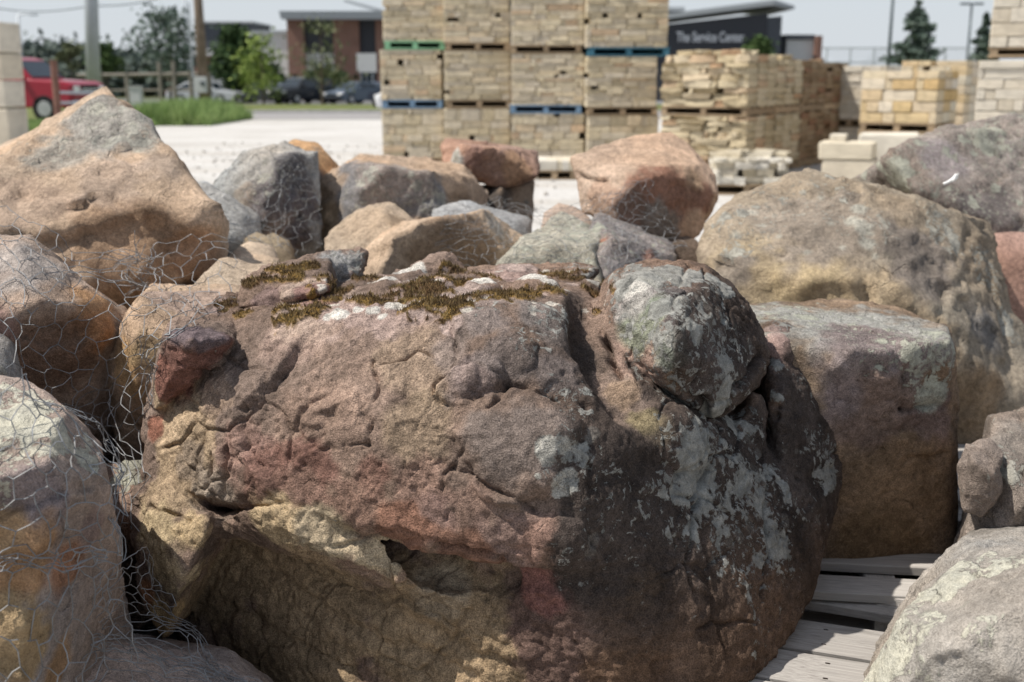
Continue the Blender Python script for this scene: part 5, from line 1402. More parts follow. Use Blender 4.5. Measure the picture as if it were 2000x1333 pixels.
for i, (mt, lab, zt, tp) in enumerate(((S_LEDGE, 'rough ledge stone at the corner of the long row', 1.66, 14), (S_LEDGE, 'rough tan stone just behind the corner stack', 1.60, 5),
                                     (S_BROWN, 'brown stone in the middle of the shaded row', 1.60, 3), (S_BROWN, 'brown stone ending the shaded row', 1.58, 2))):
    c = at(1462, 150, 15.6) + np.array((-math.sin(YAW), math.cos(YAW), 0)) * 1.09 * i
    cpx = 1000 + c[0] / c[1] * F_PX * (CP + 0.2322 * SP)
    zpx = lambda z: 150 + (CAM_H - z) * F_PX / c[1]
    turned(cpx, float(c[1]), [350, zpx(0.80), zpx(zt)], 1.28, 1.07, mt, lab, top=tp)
turned(1730, 18.6, [320, 250, 128], 1.1, 1.0, S_CREAM, 'cream stone behind the golden stack', kind=SAWN, rows=2, mess=.012)
turned(1834, 14.6, [352, 262, 138], 0.96, 1.15, S_GOLD, 'golden and white sawn stone', kind=SAWN, course=(0.10, 0.16), length=(0.12, 0.50), rows=3, mess=.012, top=0)
turned(1888, 16.2, [340, 262, 118], 0.9, 1.1, S_GOLD, 'golden stone behind the golden white stack', kind=SAWN, course=(0.10, 0.16), rows=3, mess=.012)
# tall cream stack at the edge of the yard
for ti, (a, y0, y1) in enumerate(((1902, 405, 258), (1900, 258, 118), (1930, 112, -40))):
    Y, yw, wd = 12.4, R(-23), 1.15
    pa = at(a, y0, Y)
    z0 = 0.0 if ti == 0 else float(pa[2]); z1 = float(at(a, y1, Y)[2])
    cx, cy = pa[0] + math.cos(yw) * wd / 2, Y + math.sin(yw) * wd / 2
    pallet('pallet under the %s load of cream stone at the edge of the yard' % tier_n[ti], (cx - math.sin(yw) * .5, cy + math.cos(yw) * .5, z0), yw, wd, 1.0, W_RAW, h=0.10, n=5, bw=.12, seed=sd)
    stone_stack('%s load of pale cream stone at the edge of the yard' % tier_n[ti], (cx, cy, z0 + .10), yw, wd, 1.0, z1 - z0 - .104, S_CREAM, (0.09, 0.15), (0.14, 0.5), SAWN, 2, 0.03, sd); sd += 1
# low white loads on the yard
c = gnd(1468, 382)
pallet('low wooden pallet under the small heap of white stone', (c[0], c[1] + .5, 0), R(-6), 0.92, 1.0, W_RAW, n=5, bw=.11, seed=sd)
stone_stack('low load of white limestone pieces behind the domed boulder', (c[0], c[1], PH), R(-6), 0.88, 0.95, 0.30, S_WPILE, (0.07, 0.11), (0.09, 0.24), ROUGH, 4, 0.10, sd, mess=.045, top=5); sd += 1
c = gnd(1082, 352)
pallet('low wooden pallet under the short white block load', (c[0], c[1] + .5, 0), 0, 0.62, 1.0, W_RAW, n=5, bw=.11, seed=sd)
stone_stack('short load of white blocks seen between two perched boulders', (c[0], c[1], PH), 0, 0.60, 0.95, 0.13, S_WHITE, (0.12, 0.14), (0.2, 0.4), SAWN, 3, 0.0, sd); sd += 1


def block(label, px0, px1, py0, py1, Y, d, m, yaw=R(-20), z0=None):
    pa, pb = at(px0, py1, Y), at(px1, py1, Y)
    h = at(px0, py0, Y)[2] - pa[2]
    o = link('limestone_block', with_mat(SAWN[int(px0) % 10], m))
    zb = max(0.0, float(pa[2])) if z0 is None else z0
    o.scale = (pb[0] - pa[0], d, at(px0, py0, Y)[2] - zb)
    o.location = ((pa[0] + pb[0]) / 2, Y + d / 2, zb + o.scale[2] / 2)
    o.rotation_euler = (0, 0, yaw)
    tag(o, label, 'stone block', 'loose limestone blocks')
    return o


block('cream block at the bottom of the pile before the golden stack', 1622, 1722, 312, 370, 13.2, 0.6, S_CREAM, z0=0.0)
block('broad white block lying on the bottom block before the golden stack', 1618, 1722, 280, 312, 13.2, 0.6, S_WHITE)
block('small white block topmost on the pile before the golden stack', 1632, 1662, 264, 281, 13.5, 0.4, S_WHITE)
block('flat white block behind the pile, under the golden load', 1690, 1800, 262, 300, 13.9, 0.4, S_WHITE, z0=0.0)
# pillar of large cream blocks at the road side
r = empty('block_stack', (at(0, 200, 21.0)[0] - 0.35, 21.5, 0))
tag(r, 'tall stack of large pale cream stone blocks in front of the red pickup', 'stone stack')
for i, (y0, y1, xr) in enumerate(((265, 212, 16), (211, 157, 10), (156, 104, 5), (103, 42, 1))):
    pa = at(xr, y0, 21.0); z0 = 0.0 if i == 0 else float(pa[2]); z1 = float(at(xr, y1, 21.0)[2])
    xr_ = float(pa[0]); xl = float(at(-90, y0, 21.0)[0])
    for k, (a, b) in enumerate(((xl, xr_ - 0.42 - 0.1 * (i % 2)), (xr_ - 0.42 - 0.1 * (i % 2), xr_))):
        o = link('block', with_mat(SAWN[(i * 2 + k) % 10], S_CREAM), None, r)
        o.scale = ((b - a) * .985, 0.9, (z1 - z0) * .985); o.location = ((a + b) / 2 - r.location.x, 0, (z0 + z1) / 2)

# ------------------------------------------------------------------ road side: fence, poles, cars, trees, buildings
GALV = plain('galvanised_steel', (0.42, 0.45, 0.48), 0.5, 0.3, 0.1, 2.0)
RUST = plain('rusty_steel', (0.20, 0.11, 0.085), 0.8, 0.1, 0.3, 8.0)
POLEW = plain('pole_wood', (0.20, 0.155, 0.12), 0.9, 0, 0.3, 5.0)
DARKM = plain('dark_steel', (0.10, 0.12, 0.13), 0.5, 0.3, 0.1)
GREYBOX = plain('grey_enamel', (0.55, 0.56, 0.56), 0.5, 0.0, 0.08)
RAILW = plain('old_rail', (0.24, 0.22, 0.19), 0.9, 0, 0.2)


def P3(px, py, Y): return tuple(float(v) for v in at(px, py, Y))


# big light-grey steel pole behind the pickup
c = at(180, 150, 42.0)
pa, pb = at(183, 170, 42.0), at(178, 0, 42.0)
dv = (pb - pa) / (pb[2] - pa[2])
mb = MB().tube([tuple(pa + dv * (z - pa[2])) for z in (0.0, 4, 14)], [0.26, 0.235, 0.20], 14)
r = empty('steel_pole', (0, 0, 0)); tag(r, 'thick pale grey steel pole rising behind the red pickup', 'pole')
mb.build('shaft', GALV, r, True); MB().tube([(c[0], 42, 0), (c[0], 42, 0.05)], [0.42, 0.42], 14).build('base_plate', GALV, r)
# wooden utility pole with meter boxes
c = gnd(401, 214)
Y = float(c[1])
r = empty('utility_pole', (0, 0, 0)); tag(r, 'leaning brown wooden utility pole with a grey meter box', 'pole')
top = at(376, -160, Y)
MB().tube([(c[0], Y, 0), tuple((np.array((c[0], Y, 0)) * .5 + top * .5)), tuple(top)], [0.23, 0.19, 0.15], 10).build('shaft', POLEW, r, True)
a = at(392, 166, Y - 0.35); MB().box(tuple(a), (0.52, 0.22, 0.66)).build('meter_box', GREYBOX, r, bevel=.02)
a2 = at(396, 164, Y - 0.47); MB().tube([(a2[0], a2[1], a2[2]), (a2[0], a2[1] - .05, a2[2])], [0.10, 0.10], 12).build('meter_dial', DARKM, r)
a = at(377, 152, Y - 0.3); MB().tube([tuple(a), (a[0], a[1], a[2] + 3.0)], 0.04, 6).build('conduit', GALV, r)
# thin poles and lamps
for (px, Y, pyt, w, lab, arm) in ((46, 95, 30, 0.13, 'thin grey street lamp far off beyond the red pickup', 1), (1733, 60, -60, 0.10, 'tall dark lamp post in front of the conifer', 0), (1886, 85, 8, 0.11, 'dark lamp post with a twin head, near the tall cream stack', 2), (370, 90, -40, 0.10, 'thin pale pole beside the utility pole', 0)):
    c = at(px, 150, Y); z0 = terrain_z(Y); zt = float(at(px, pyt, Y)[2])
    r = empty('lamp_post', (c[0], Y, z0)); tag(r, lab, 'lamp post' if arm else 'pole')
    mt = GALV if px in (46, 370) else DARKM
    MB().tube([(0, 0, 0), (0, 0, zt - z0)], [w, w * .7], 8).build('shaft', mt, r, True)
    if arm == 1: MB().tube([(0, 0, zt - z0), (0.5, 0, zt - z0 + .1), (1.2, 0, zt - z0 + .05)], 0.07, 6).build('arm', mt, r)
    if arm == 1: MB().box((1.3, 0, zt - z0 + .02), (0.6, 0.3, 0.14)).build('lamp_head', mt, r)
    if arm == 2:
        for s in (-1, 1): MB().box((s * 0.45, 0, zt - z0), (0.7, 0.35, 0.14)).build('lamp_head', mt, r)
    if arm == 0 and px > 1000:
        MB().box((0, 0, zt - z0), (0.9, 0.35, 0.16)).build('lamp_head', mt, r)
# overhead wires
mb = MB()
for (a, b, ya, yb) in (((-60, 6), (180, 12), 42, 42), ((180, 12), (378, -30), 42, 46)):
    p, q = at(*a, ya), at(*b, yb)
    mb.tube([tuple(p + (q - p) * i / 8 - np.array((0, 0, 0.25 * math.sin(math.pi * i / 8)))) for i in range(9)], 0.018, 4)
tag(mb.build('overhead_wire', DARKM), 'thin overhead wire sagging to the pale steel pole', 'wire')

# rail fence behind the verge
r = empty('rail_fence', (0, 0, 0)); tag(r, 'old rail fence running from the steel pole to the utility pole', 'fence')
Y = 50.0
for (px, pt) in ((196, 138), (247, 142), (312, 122), (340, 120), (372, 140), (408, 140)):
    c = at(px, 150, Y); MB().tube([(c[0], Y, terrain_z(Y)), (c[0], Y, float(at(px, pt, Y)[2]))], 0.09, 7).build('post', RAILW, r)
a, b = at(150, 148, Y), at(410, 145, Y)
MB().tube([tuple(a), tuple((a + b) / 2), tuple(b)], 0.085, 6).build('rail', RAILW, r)
a, b = at(150, 178, Y), at(410, 176, Y)
MB().tube([tuple(a), tuple((a + b) / 2), tuple(b)], 0.05, 6).build('rail', RAILW, r)
# small white utility cabinet
a = at(265, 172, 46.0); r = empty('utility_cabinet', (a[0], 46.0, terrain_z(46))); tag(r, 'small white utility cabinet standing behind the tall grass', 'cabinet')
MB().box((0, 0, 0.50), (0.42, 0.36, 1.0)).build('cabinet_body', GREYBOX, r, bevel=.02); MB().box((0, 0, 1.02), (0.48, 0.42, 0.05)).build('lid', GREYBOX, r)
# pipe gate in front of the pickup
r = empty('pipe_gate', (0, 0, 0)); tag(r, 'pipe gate with a rusty post in front of the red pickup', 'gate')
Yg = 27.5
c = at(107, 150, Yg)
MB().tube([(c[0], Yg, 0), (c[0], Yg, float(at(107, 118, Yg)[2]))], 0.085, 8).build('post', RUST, r)
for py in (181, 201, 221):
    a, b = at(110, py, Yg), at(205, py + 1, Yg + 1.5); MB().tube([tuple(a), tuple(b)], 0.035, 6).build('rail', GALV, r)
c2 = at(206, 150, Yg + 1.5)
MB().tube([(c2[0], Yg + 1.5, 0.02), (c2[0], Yg + 1.5, float(at(205, 172, Yg + 1.5)[2]))], 0.05, 6).build('upright', DARKM, r)

GLASS = NT('car_glass'); GLASS.set((0.03, 0.04, 0.05), 0.12); GLASS.b.inputs['Specular IOR Level'].default_value = 0.6
TYRE = plain('tyre_rubber', (0.025, 0.025, 0.027), 0.85)
RIM = plain('wheel_rim', (0.45, 0.46, 0.47), 0.35, 0.6)
CHROME = plain('chrome_trim', (0.6, 0.6, 0.62), 0.25, 0.8)
BLACK = plain('black_plastic', (0.02, 0.02, 0.022), 0.6)
LAMPG = plain('lamp_lens', (0.75, 0.75, 0.74), 0.2)
REDL = plain('tail_lens', (0.35, 0.03, 0.03), 0.3)


def paint(name, c):
    t = NT(name); t.set(c, 0.35)
    t.b.inputs['Coat Weight'].default_value = 0.5; t.b.inputs['Coat Roughness'].default_value = 0.15
    return t.m


def car(label, loc, yaw, m, kind='sedan', cat='car', L=4.6, Wd=1.8):
    """x is the driving direction"""
    r = empty('pickup_truck' if kind == 'pickup' else 'parked_car', loc, yaw); tag(r, label, cat)
    prof = {'sedan': ([(-L/2, .35), (-L/2 - .02, .62), (-L/2 + .06, .90), (-L/2 + .9, .97), (L/2 - 1.35, .95), (L/2 - .15, .78), (L/2, .58), (L/2 - .02, .30), (L/2 - .5, .22), (-L/2 + .5, .22)],
                      [(-L/2 + .55, .95), (-L/2 + 1.25, 1.40), (.15, 1.45), (.55, 1.38), (L/2 - 1.30, .94)]),
            'suv': ([(-L/2, .40), (-L/2 - .02, .75), (-L/2 + .03, 1.05), (L/2 - 1.25, 1.06), (L/2 - .12, .95), (L/2, .68), (L/2 - .02, .36), (L/2 - .5, .28), (-L/2 + .5, .28)],
                    [(-L/2 + .04, 1.04), (-L/2 + .35, 1.66), (.2, 1.72), (.65, 1.62), (L/2 - 1.20, 1.05)]),
            'pickup': ([(-L/2, .55), (-L/2 - .02, .8), (-L/2, 1.28), (-.62, 1.30), (L/2 - 1.45, 1.27), (L/2 - .25, 1.20), (L/2 - .02, 1.10), (L/2, .75), (L/2 - .05, .48), (L/2 - .5, .42), (-L/2 + .5, .45)],
                       [(-.75, 1.28), (-.68, 1.86), (-.3, 1.93), (.75, 1.91), (1.05, 1.84), (L/2 - 1.30, 1.26)])}[kind]
    h = Wd / 2
    # lower body, its flanks tucked in towards sill and shoulder
    bm = bmesh.new()
    n = len(prof[0]); rows = []
    for (yy, sc_) in ((-h, 0.965), (-h * .94, 1.0), (h * .94, 1.0), (h, 0.965)):
        rows.append([bm.verts.new((x * sc_, yy, (z - .6) * sc_ + .6)) for (x, z) in prof[0]])
    for a, b in zip(rows[:-1], rows[1:]):
        for i in range(n):
            j = (i + 1) % n; bm.faces.new((a[i], a[j], b[j], b[i]))
    bm.faces.new(rows[0][::-1]); bm.faces.new(rows[-1])
    bmesh.ops.recalc_face_normals(bm, faces=bm.faces[:])
    me = bpy.data.meshes.new('body'); bm.to_mesh(me); bm.free()
    o = link('body', me, m, r); md = o.modifiers.new('b', 'BEVEL'); md.width = .05; md.segments = 2; md.limit_method = 'ANGLE'
    # cabin
    cb = prof[1]; zb, zt = cb[0][1], max(z for _, z in cb)
    wid = lambda z: h * (0.93 - 0.16 * (z - zb) / (zt - zb))
    bm = bmesh.new(); A = [bm.verts.new((x, -wid(z), z)) for x, z in cb]; B = [bm.verts.new((x, wid(z), z)) for x, z in cb]
    k = len(cb)
    for i in range(k):
        j = (i + 1) % k; bm.faces.new((A[i], A[j], B[j], B[i]))
    bm.faces.new(A[::-1]); bm.faces.new(B); bmesh.ops.recalc_face_normals(bm, faces=bm.faces[:])
    me = bpy.data.meshes.new('cabin'); bm.to_mesh(me); bm.free()
    o = link('cabin', me, m, r); md = o.modifiers.new('b', 'BEVEL'); md.width = .04; md.segments = 2; md.limit_method = 'ANGLE'
    # side glass, two panes a side
    xs0, xs1 = cb[0][0] + .22, cb[-1][0] - .38
    xt0, xt1 = cb[1][0] + .10, cb[-2][0] - .08
    za, zc = zb + .06, zt - .12
    for s in (-1, 1):
        for (f0, f1) in ((0.0, 0.46), (0.52, 1.0)):
            p = [(xs0 + (xs1 - xs0) * f, za) for f in (f0, f1)] + [(xt0 + (xt1 - xt0) * f, zc) for f in (f1, f0)]
            MB().hexa([(x, s * (wid(z) - .02), z) for x, z in p] + [(x, s * (wid(z) + .012), z) for x, z in p]).build('side_window', GLASS.m, r)
    for (i0, i1, nm) in ((k - 1, k - 2, 'windscreen'), (0, 1, 'rear_window')):
        (x0, z0), (x1, z1) = cb[i0], cb[i1]
        sx = 0.02 if nm == 'windscreen' else -0.02
        q = []
        for dx in (-sx, sx):
            for (f, e) in ((.1, -1), (.1, 1), (.9, 1), (.9, -1)):
                x, z = x0 + (x1 - x0) * f, z0 + (z1 - z0) * f
                q.append((x + dx, e * (wid(z) - .09), z + abs(sx)))
        MB().hexa(q).build(nm, GLASS.m, r)
    wr = .40 if kind == 'pickup' else .33 if kind == 'sedan' else .37
    for x in (L / 2 - .95, -L / 2 + 1.0):
        for s in (-1, 1):
            w_ = MB().tube([(x, s * (h - .23), wr), (x, s * (h + .01), wr)], [wr, wr], 20).build('wheel', TYRE, r, False, .03)
            MB().tube([(x, s * (h - .02), wr), (x, s * (h + .025), wr)], [wr * .62, wr * .55], 16).build('rim', RIM, w_)
    zl = .66 if kind == 'sedan' else .80 if kind == 'suv' else .98
    for s in (-1, 1):
        MB().box((L / 2 - .06, s * h * .74, zl), (.16, .34, .16)).build('headlight', LAMPG, r, bevel=.03)
        MB().box((-L / 2 + .03, s * h * .78, zl + .08), (.10, .26, .18)).build('tail_light', REDL, r, bevel=.02)
        MB().box((cb[-1][0] - .35, s * (h + .10), zb + .14), (.14, .22, .17)).build('wing_mirror', BLACK if kind == 'pickup' else m, r, bevel=.03)
    MB().box((L / 2 - .02, 0, zl - .02), (.07, h * .95, .26 if kind == 'pickup' else .12)).build('grille', BLACK, r)
    if kind == 'pickup': MB().box((L / 2 + .0, 0, zl - .02), (.06, h * 1.0, .05)).build('grille_bar', CHROME, r)
    MB().box((L / 2 - .01, 0, .56 if kind == 'pickup' else .40), (.16, Wd * .96, .18)).build('front_bumper', CHROME if kind == 'pickup' else BLACK, r, bevel=.04)
    return r


car('red four-door pickup parked on the grass behind the pipe gate', (float(at(70, 230, 36.0)[0]) - 1.0, 36.0, 0.02), R(-9), paint('red_paint', (0.30, 0.02, 0.038)), 'pickup', 'pickup', 5.9, 2.0)
Zc = terrain_z(78)
car('silver car parked behind the utility pole', (float(at(400, 180, 76)[0]), 76, terrain_z(76)), R(-6), paint('silver_paint', (0.45, 0.47, 0.50)), 'sedan')
car('dark grey low car under the yellow-green tree', (float(at(515, 180, 79)[0]), 79, terrain_z(79)), R(170), paint('grey_paint', (0.06, 0.065, 0.07)), 'sedan')
car('black car with a pale windscreen parked before the brick columns', (float(at(590, 180, 77)[0]), 77, terrain_z(77)), R(235), paint('black_paint', (0.025, 0.028, 0.035)), 'suv')
car('blue-grey sedan parked by the brick column nearest the stone', (float(at(694, 180, 78)[0]), 78, terrain_z(78)), R(235), paint('blue_grey_paint', (0.10, 0.13, 0.17)), 'sedan')
car('second dark car partly hidden by the first stone column', (float(at(742, 180, 80)[0]), 80, terrain_z(80)), R(235), paint('navy_paint', (0.05, 0.06, 0.09)), 'sedan')
car('white car on the road, mostly hidden by the first stone column', (float(at(738, 220, 41.5)[0]) + 2.3, 41.5, 0.012), R(180), paint('white_paint', (0.75, 0.75, 0.75)), 'sedan')

# ---- plants
def leaf_mat(name, c1, c2):
    t = NT(name)
    n = t.noise(t.obj(), 2.2, 3)
    t.set(t.ramp(n, [(0.35, c1), (0.65, c2)]), 0.7)
    return t.m


BARK = plain('bark', (0.12, 0.095, 0.075), 0.95, 0, 0.3, 9.0)
LF = {'dark': leaf_mat('dark_leaf', (0.03, 0.058, 0.022), (0.065, 0.105, 0.04)), 'mid': leaf_mat('mid_leaf', (0.04, 0.075, 0.025), (0.08, 0.12, 0.04)),
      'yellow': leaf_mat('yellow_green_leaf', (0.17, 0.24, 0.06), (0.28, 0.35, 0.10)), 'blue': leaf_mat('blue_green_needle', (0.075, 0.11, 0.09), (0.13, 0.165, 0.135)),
      'olive': leaf_mat('olive_leaf', (0.10, 0.12, 0.06), (0.17, 0.185, 0.10)), 'far': leaf_mat('hazed_far_leaf', (0.10, 0.13, 0.115), (0.15, 0.175, 0.15))}  # far leaves: distance haze is mixed into the colour, paler and bluer


def leaves(P, size, rs):
    n = len(P)
    a = rs.normal(size=(n, 3)); a /= np.linalg.norm(a, axis=1)[:, None]
    b = np.cross(a, rs.normal(size=(n, 3))); b /= np.linalg.norm(b, axis=1)[:, None]
    s = size * (0.6 + 0.8 * rs.rand(n, 1))
    V = np.stack((P - a * s, P + b * s * .55, P + a * s, P - b * s * .55), 1).reshape(-1, 3)
    return V, np.arange(4 * n).reshape(-1, 4)


def tree(label, px, Y, pt, pb, wpx, lf, shape='round', n=2400, seed=0, trunk_to=0.75, size=None, clumps=34, cat='tree', trunk_r=None, pz=None):
    rs = np.random.RandomState(seed)
    c = at(px, 150, Y); zb = terrain_z(Y); zt = float(at(px, pt, Y)[2]); zc = max(zb + .05, float(at(px, pb, Y)[2])); H = zt - zb; W2 = wpx / F_PX * Y / 2
    r = empty('tree' if cat == 'tree' else 'shrub', (float(c[0]), Y, zb)); tag(r, label, cat)
    mb = MB(); tr = trunk_r or H * 0.018
    top = H * trunk_to
    mb.tube([(0, 0, 0), (rs.normal(0, .03) * H * .3, 0, top * .5), (rs.normal(0, .03) * H * .3, 0, top)], [tr, tr * .7, tr * .25], 7)
    C = []
    for i in range(clumps):
        f = rs.rand() ** (0.8 if shape != 'cone' else 1.25)
        z = (zc - zb) + (H - (zc - zb)) * (0.04 + 0.94 * f)
        if shape == 'cone': rad = W2 * (1 - f) ** 0.8 * (0.25 + .9 * rs.rand())
        elif shape == 'column': rad = W2 * (1 - abs(f * 2 - .8) ** 3 * .55) * rs.rand() ** .5
        else: rad = W2 * math.sqrt(max(0.05, 1 - (2 * f - .9) ** 2)) * rs.rand() ** .5
        an = rs.rand() * 6.28
        q = np.array((math.cos(an) * rad, math.sin(an) * rad, z))
        C.append((q, f))
        z0 = min(top * .92, max(0.25 * top, z - rad * (.7 if shape != 'cone' else .15)))
        mb.tube([(0, 0, z0), tuple(q * .55 + np.array((0, 0, z0)) * .45 + np.array((0, 0, .06 * H * .3))), tuple(q)], [tr * .3, tr * .18, tr * .05], 4, False)
    mb.build('trunk', BARK, r)
    per = n // clumps
    Ps = []
    for q, f in C:
        sp = W2 * (0.34 if shape != 'cone' else 0.30 * (1.15 - f)) * (0.6 + .7 * rs.rand())
        d = rs.normal(size=(per, 3)) * np.array((sp, sp, sp * (.6 if shape != 'cone' else .35)))
        if shape == 'cone':
            k = rs.rand(per, 1); d = d * .6 + (np.array((0, 0, q[2])) - q) * k * .9 + np.array((0, 0, 0.12)) * H * .2 * k
        Ps.append(q + d)
    P = np.vstack(Ps); P[:, 2] = np.maximum(P[:, 2], 0.05)
    V, Fq = leaves(P, size or W2 * 0.07, rs)
    link('crown', mesh_np('crown', V, Fq, False), LF[lf], r)
    return r


tree('loose blue-green tree with bare gaps, behind the rail fence', 330, 62, 26, 150, 120, 'blue', 'round', 1500, 1, .9, .15, 30)
tree('dark green tree before the grey building, beside the utility pole', 463, 80, 58, 188, 72, 'dark', 'column', 4200, 2, .8, .22, 40)
tree('yellow-green young tree beside the dark green tree', 512, 74, 72, 198, 80, 'yellow', 'round', 950, 3, .85, .15, 26)
tree('sparse young tree before the brick columns', 628, 73, 38, 205, 92, 'olive', 'round', 620, 4, .85, .13, 22)
tree('clipped dark shrub between the brick columns', 628, 88, 138, 196, 78, 'dark', 'round', 2600, 5, .4, .16, 24, cat='shrub')
tree('green shrub below the yellow-green tree', 525, 88, 132, 190, 66, 'mid', 'round', 2000, 12, .4, .16, 22, cat='shrub')
tree('narrow conifer beside the tall dark lamp post', 1782, 62, -6, 128, 92, 'blue', 'cone', 4200, 6, .95, .15, 52)
tree('dark conifer partly behind the tall cream stack', 1916, 66, 28, 120, 60, 'blue', 'cone', 2600, 7, .95, .15, 36)
tree('small round tree beyond the steel pole', 208, 110, 92, 140, 44, 'mid', 'round', 1800, 8, .7, .3, 24)
tree('bushy shrub in front of the sign lettering on the dark building', 1478, 96, 80, 130, 44, 'mid', 'round', 1600, 9, .5, .22, 24, cat='shrub')
tree('thin roadside tree with few leaves beyond the red pickup', 140, 100, 84, 140, 30, 'olive', 'round', 500, 10, .8, .3, 14)

# tall grass by the utility pole, and shorter grass on the verge
def grass(name, n, xr, yr, hr, m, seed, edge=True):
    rs = np.random.RandomState(seed)
    x = rs.uniform(*xr, n); y = rs.uniform(*yr, n)
    u = (x - xr[0]) / (xr[1] - xr[0])
    h = rs.uniform(*hr, n) * ((0.35 + 0.65 * np.sqrt(np.clip(4 * u * (1 - u), 0, 1))) if edge else 1)
    an = rs.rand(n) * 6.28; w_ = 0.012 + 0.016 * rs.rand(n)
    B = np.stack((x, y, np.array([terrain_z(v) for v in y]) + .01), 1)
    s = np.stack((np.cos(an), np.sin(an), np.zeros(n)), 1) * w_[:, None]
    ln = np.stack((rs.normal(0, .28, n) * h, rs.normal(0, .28, n) * h, h), 1)
    V = np.stack((B - s, B + s, B + ln * .55 + s * .7, B + ln), 1).reshape(-1, 3)
    F3 = np.concatenate((np.arange(0, 4 * n, 4)[:, None] + np.array((0, 1, 2)), np.arange(0, 4 * n, 4)[:, None] + np.array((0, 2, 3))), 0)
    o = link(name, mesh_np(name, V, F3, False), m); tag(o, kind='stuff')


g1 = leaf_mat('tall_grass_blade', (0.20, 0.30, 0.10), (0.33, 0.43, 0.17))
ca, cb_ = gnd(245, 240), gnd(425, 240)
grass('tall_grass', 9000, (float(at(238, 200, 34)[0]), float(at(432, 200, 34)[0])), (32.5, 38.0), (0.35, 0.80), g1, 1)
grass('grass', 9000, (float(at(-10, 200, 30)[0]), float(at(250, 200, 30)[0])), (28.6, 33.0), (0.08, 0.25), g1, 2, False)
grass('grass', 5000, (float(at(395, 200, 46)[0]), float(at(450, 200, 46)[0])), (38, 47), (0.08, 0.30), g1, 3, False)

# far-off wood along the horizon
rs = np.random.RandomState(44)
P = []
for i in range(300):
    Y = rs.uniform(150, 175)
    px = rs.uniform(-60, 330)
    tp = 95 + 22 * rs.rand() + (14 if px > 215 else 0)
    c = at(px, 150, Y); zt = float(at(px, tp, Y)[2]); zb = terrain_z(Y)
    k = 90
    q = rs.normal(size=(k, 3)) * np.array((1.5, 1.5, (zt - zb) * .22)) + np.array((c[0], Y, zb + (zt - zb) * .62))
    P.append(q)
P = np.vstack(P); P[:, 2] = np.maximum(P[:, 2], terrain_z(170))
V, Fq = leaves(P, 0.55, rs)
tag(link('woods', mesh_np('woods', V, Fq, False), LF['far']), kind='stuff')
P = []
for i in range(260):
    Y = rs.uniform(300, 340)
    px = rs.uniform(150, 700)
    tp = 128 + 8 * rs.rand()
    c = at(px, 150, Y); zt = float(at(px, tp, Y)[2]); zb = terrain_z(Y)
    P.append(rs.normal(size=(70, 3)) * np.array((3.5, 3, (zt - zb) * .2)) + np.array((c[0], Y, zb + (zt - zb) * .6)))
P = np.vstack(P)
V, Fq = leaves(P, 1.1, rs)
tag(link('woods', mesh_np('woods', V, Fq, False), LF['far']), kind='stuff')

# ---- buildings
CLAD = plain('dark_cladding', (0.060, 0.062, 0.070), 0.6, 0.1, 0.08)
CLAD2 = plain('slate_cladding', (0.085, 0.092, 0.105), 0.6, 0.1, 0.08)
STUC = plain('white_stucco', (0.62, 0.62, 0.60), 0.9, 0, 0.06)
FASC = plain('grey_fascia', (0.40, 0.42, 0.43), 0.6, 0.1, 0.06)
DGLASS = NT('window_glass'); DGLASS.set((0.04, 0.06, 0.07), 0.08); DGLASS = DGLASS.m


def brick_mat():
    t = NT('brick_wall')
    P = t.obj()
    mp = t.n('Mapping', {'Vector': P}); mp.inputs['Rotation'].default_value = (R(90), 0, 0)
    b = t.n('TexBrick', {'Vector': mp.outputs[0], 'Scale': 4.0, 'Color1': (0.26, 0.14, 0.10, 1), 'Color2': (0.20, 0.105, 0.08, 1), 'Mortar': (0.30, 0.26, 0.23, 1), 'Mortar Size': 0.012})
    return t.set(t.mix(1.0, b.outputs[0], t.mr(t.noise(P, .8, 4), .3, .7, .85, 1.12), 'MULTIPLY'), 0.9)


BRICK = brick_mat()


def slab(name, m, parent, px0, px1, py0, py1, Y, d, z0=None, bev=0.0):
    """a wall panel given by its edges in the photograph, at depth Y, d metres deep"""
    a, b = at(px0, py1, Y), at(px1, py0, Y)
    zb = float(a[2]) if z0 is None else z0
    o = MB().box(((a[0] + b[0]) / 2, Y + d / 2, (zb + b[2]) / 2), (b[0] - a[0], d, b[2] - zb)).build(name, m, parent)
    return o


YB = 104.0
ZB = terrain_z(YB)
r = empty('office_building', (0, 0, 0)); tag(r, 'modern office building with brick columns, dark panels and an overhanging pale roof', 'building')
slab('brick_column', BRICK, r, 566, 592, 34, 190, YB - .6, 3.0, ZB)
slab('brick_column', BRICK, r, 655, 700, 36, 190, YB - .6, 3.0, ZB)
slab('wall_panel', CLAD, r, 592.5, 654.5, 36, 104, YB, 2.0)
slab('wall_panel', STUC, r, 592.5, 654.5, 104.3, 142, YB, 2.0)
slab('entrance_glass', DGLASS, r, 592.5, 654.5, 142.3, 190, YB + .2, 1.6, ZB)
slab('wall_panel', CLAD, r, 700.5, 736, 38, 106, YB, 2.0)
slab('wall', BRICK, r, 736.5, 790, 38, 190, YB - .3, 2.0, ZB)
slab('window', DGLASS, r, 700.5, 736, 106, 190, YB + .3, 1.5, ZB)
for px in (716, 727): slab('mullion', FASC, r, px, px + 1.2, 138, 190, YB + .15, .14, ZB)
a, b = at(548, 36, YB - 2.2), at(790, 36, YB - 2.2)
zt = float(at(548, 22, YB - 2.2)[2])
MB().hexa([(a[0], YB - 2.2, a[2] - .05), (b[0], YB - 2.2, a[2] - .05), (b[0], YB + 9, a[2] - .05), (a[0], YB + 9, a[2] - .05), (a[0] - .1, YB - 2.3, zt), (b[0], YB - 2.3, zt), (b[0], YB + 9, zt + .5), (a[0] - .1, YB + 9, zt + .5)]).build('roof', FASC, r)
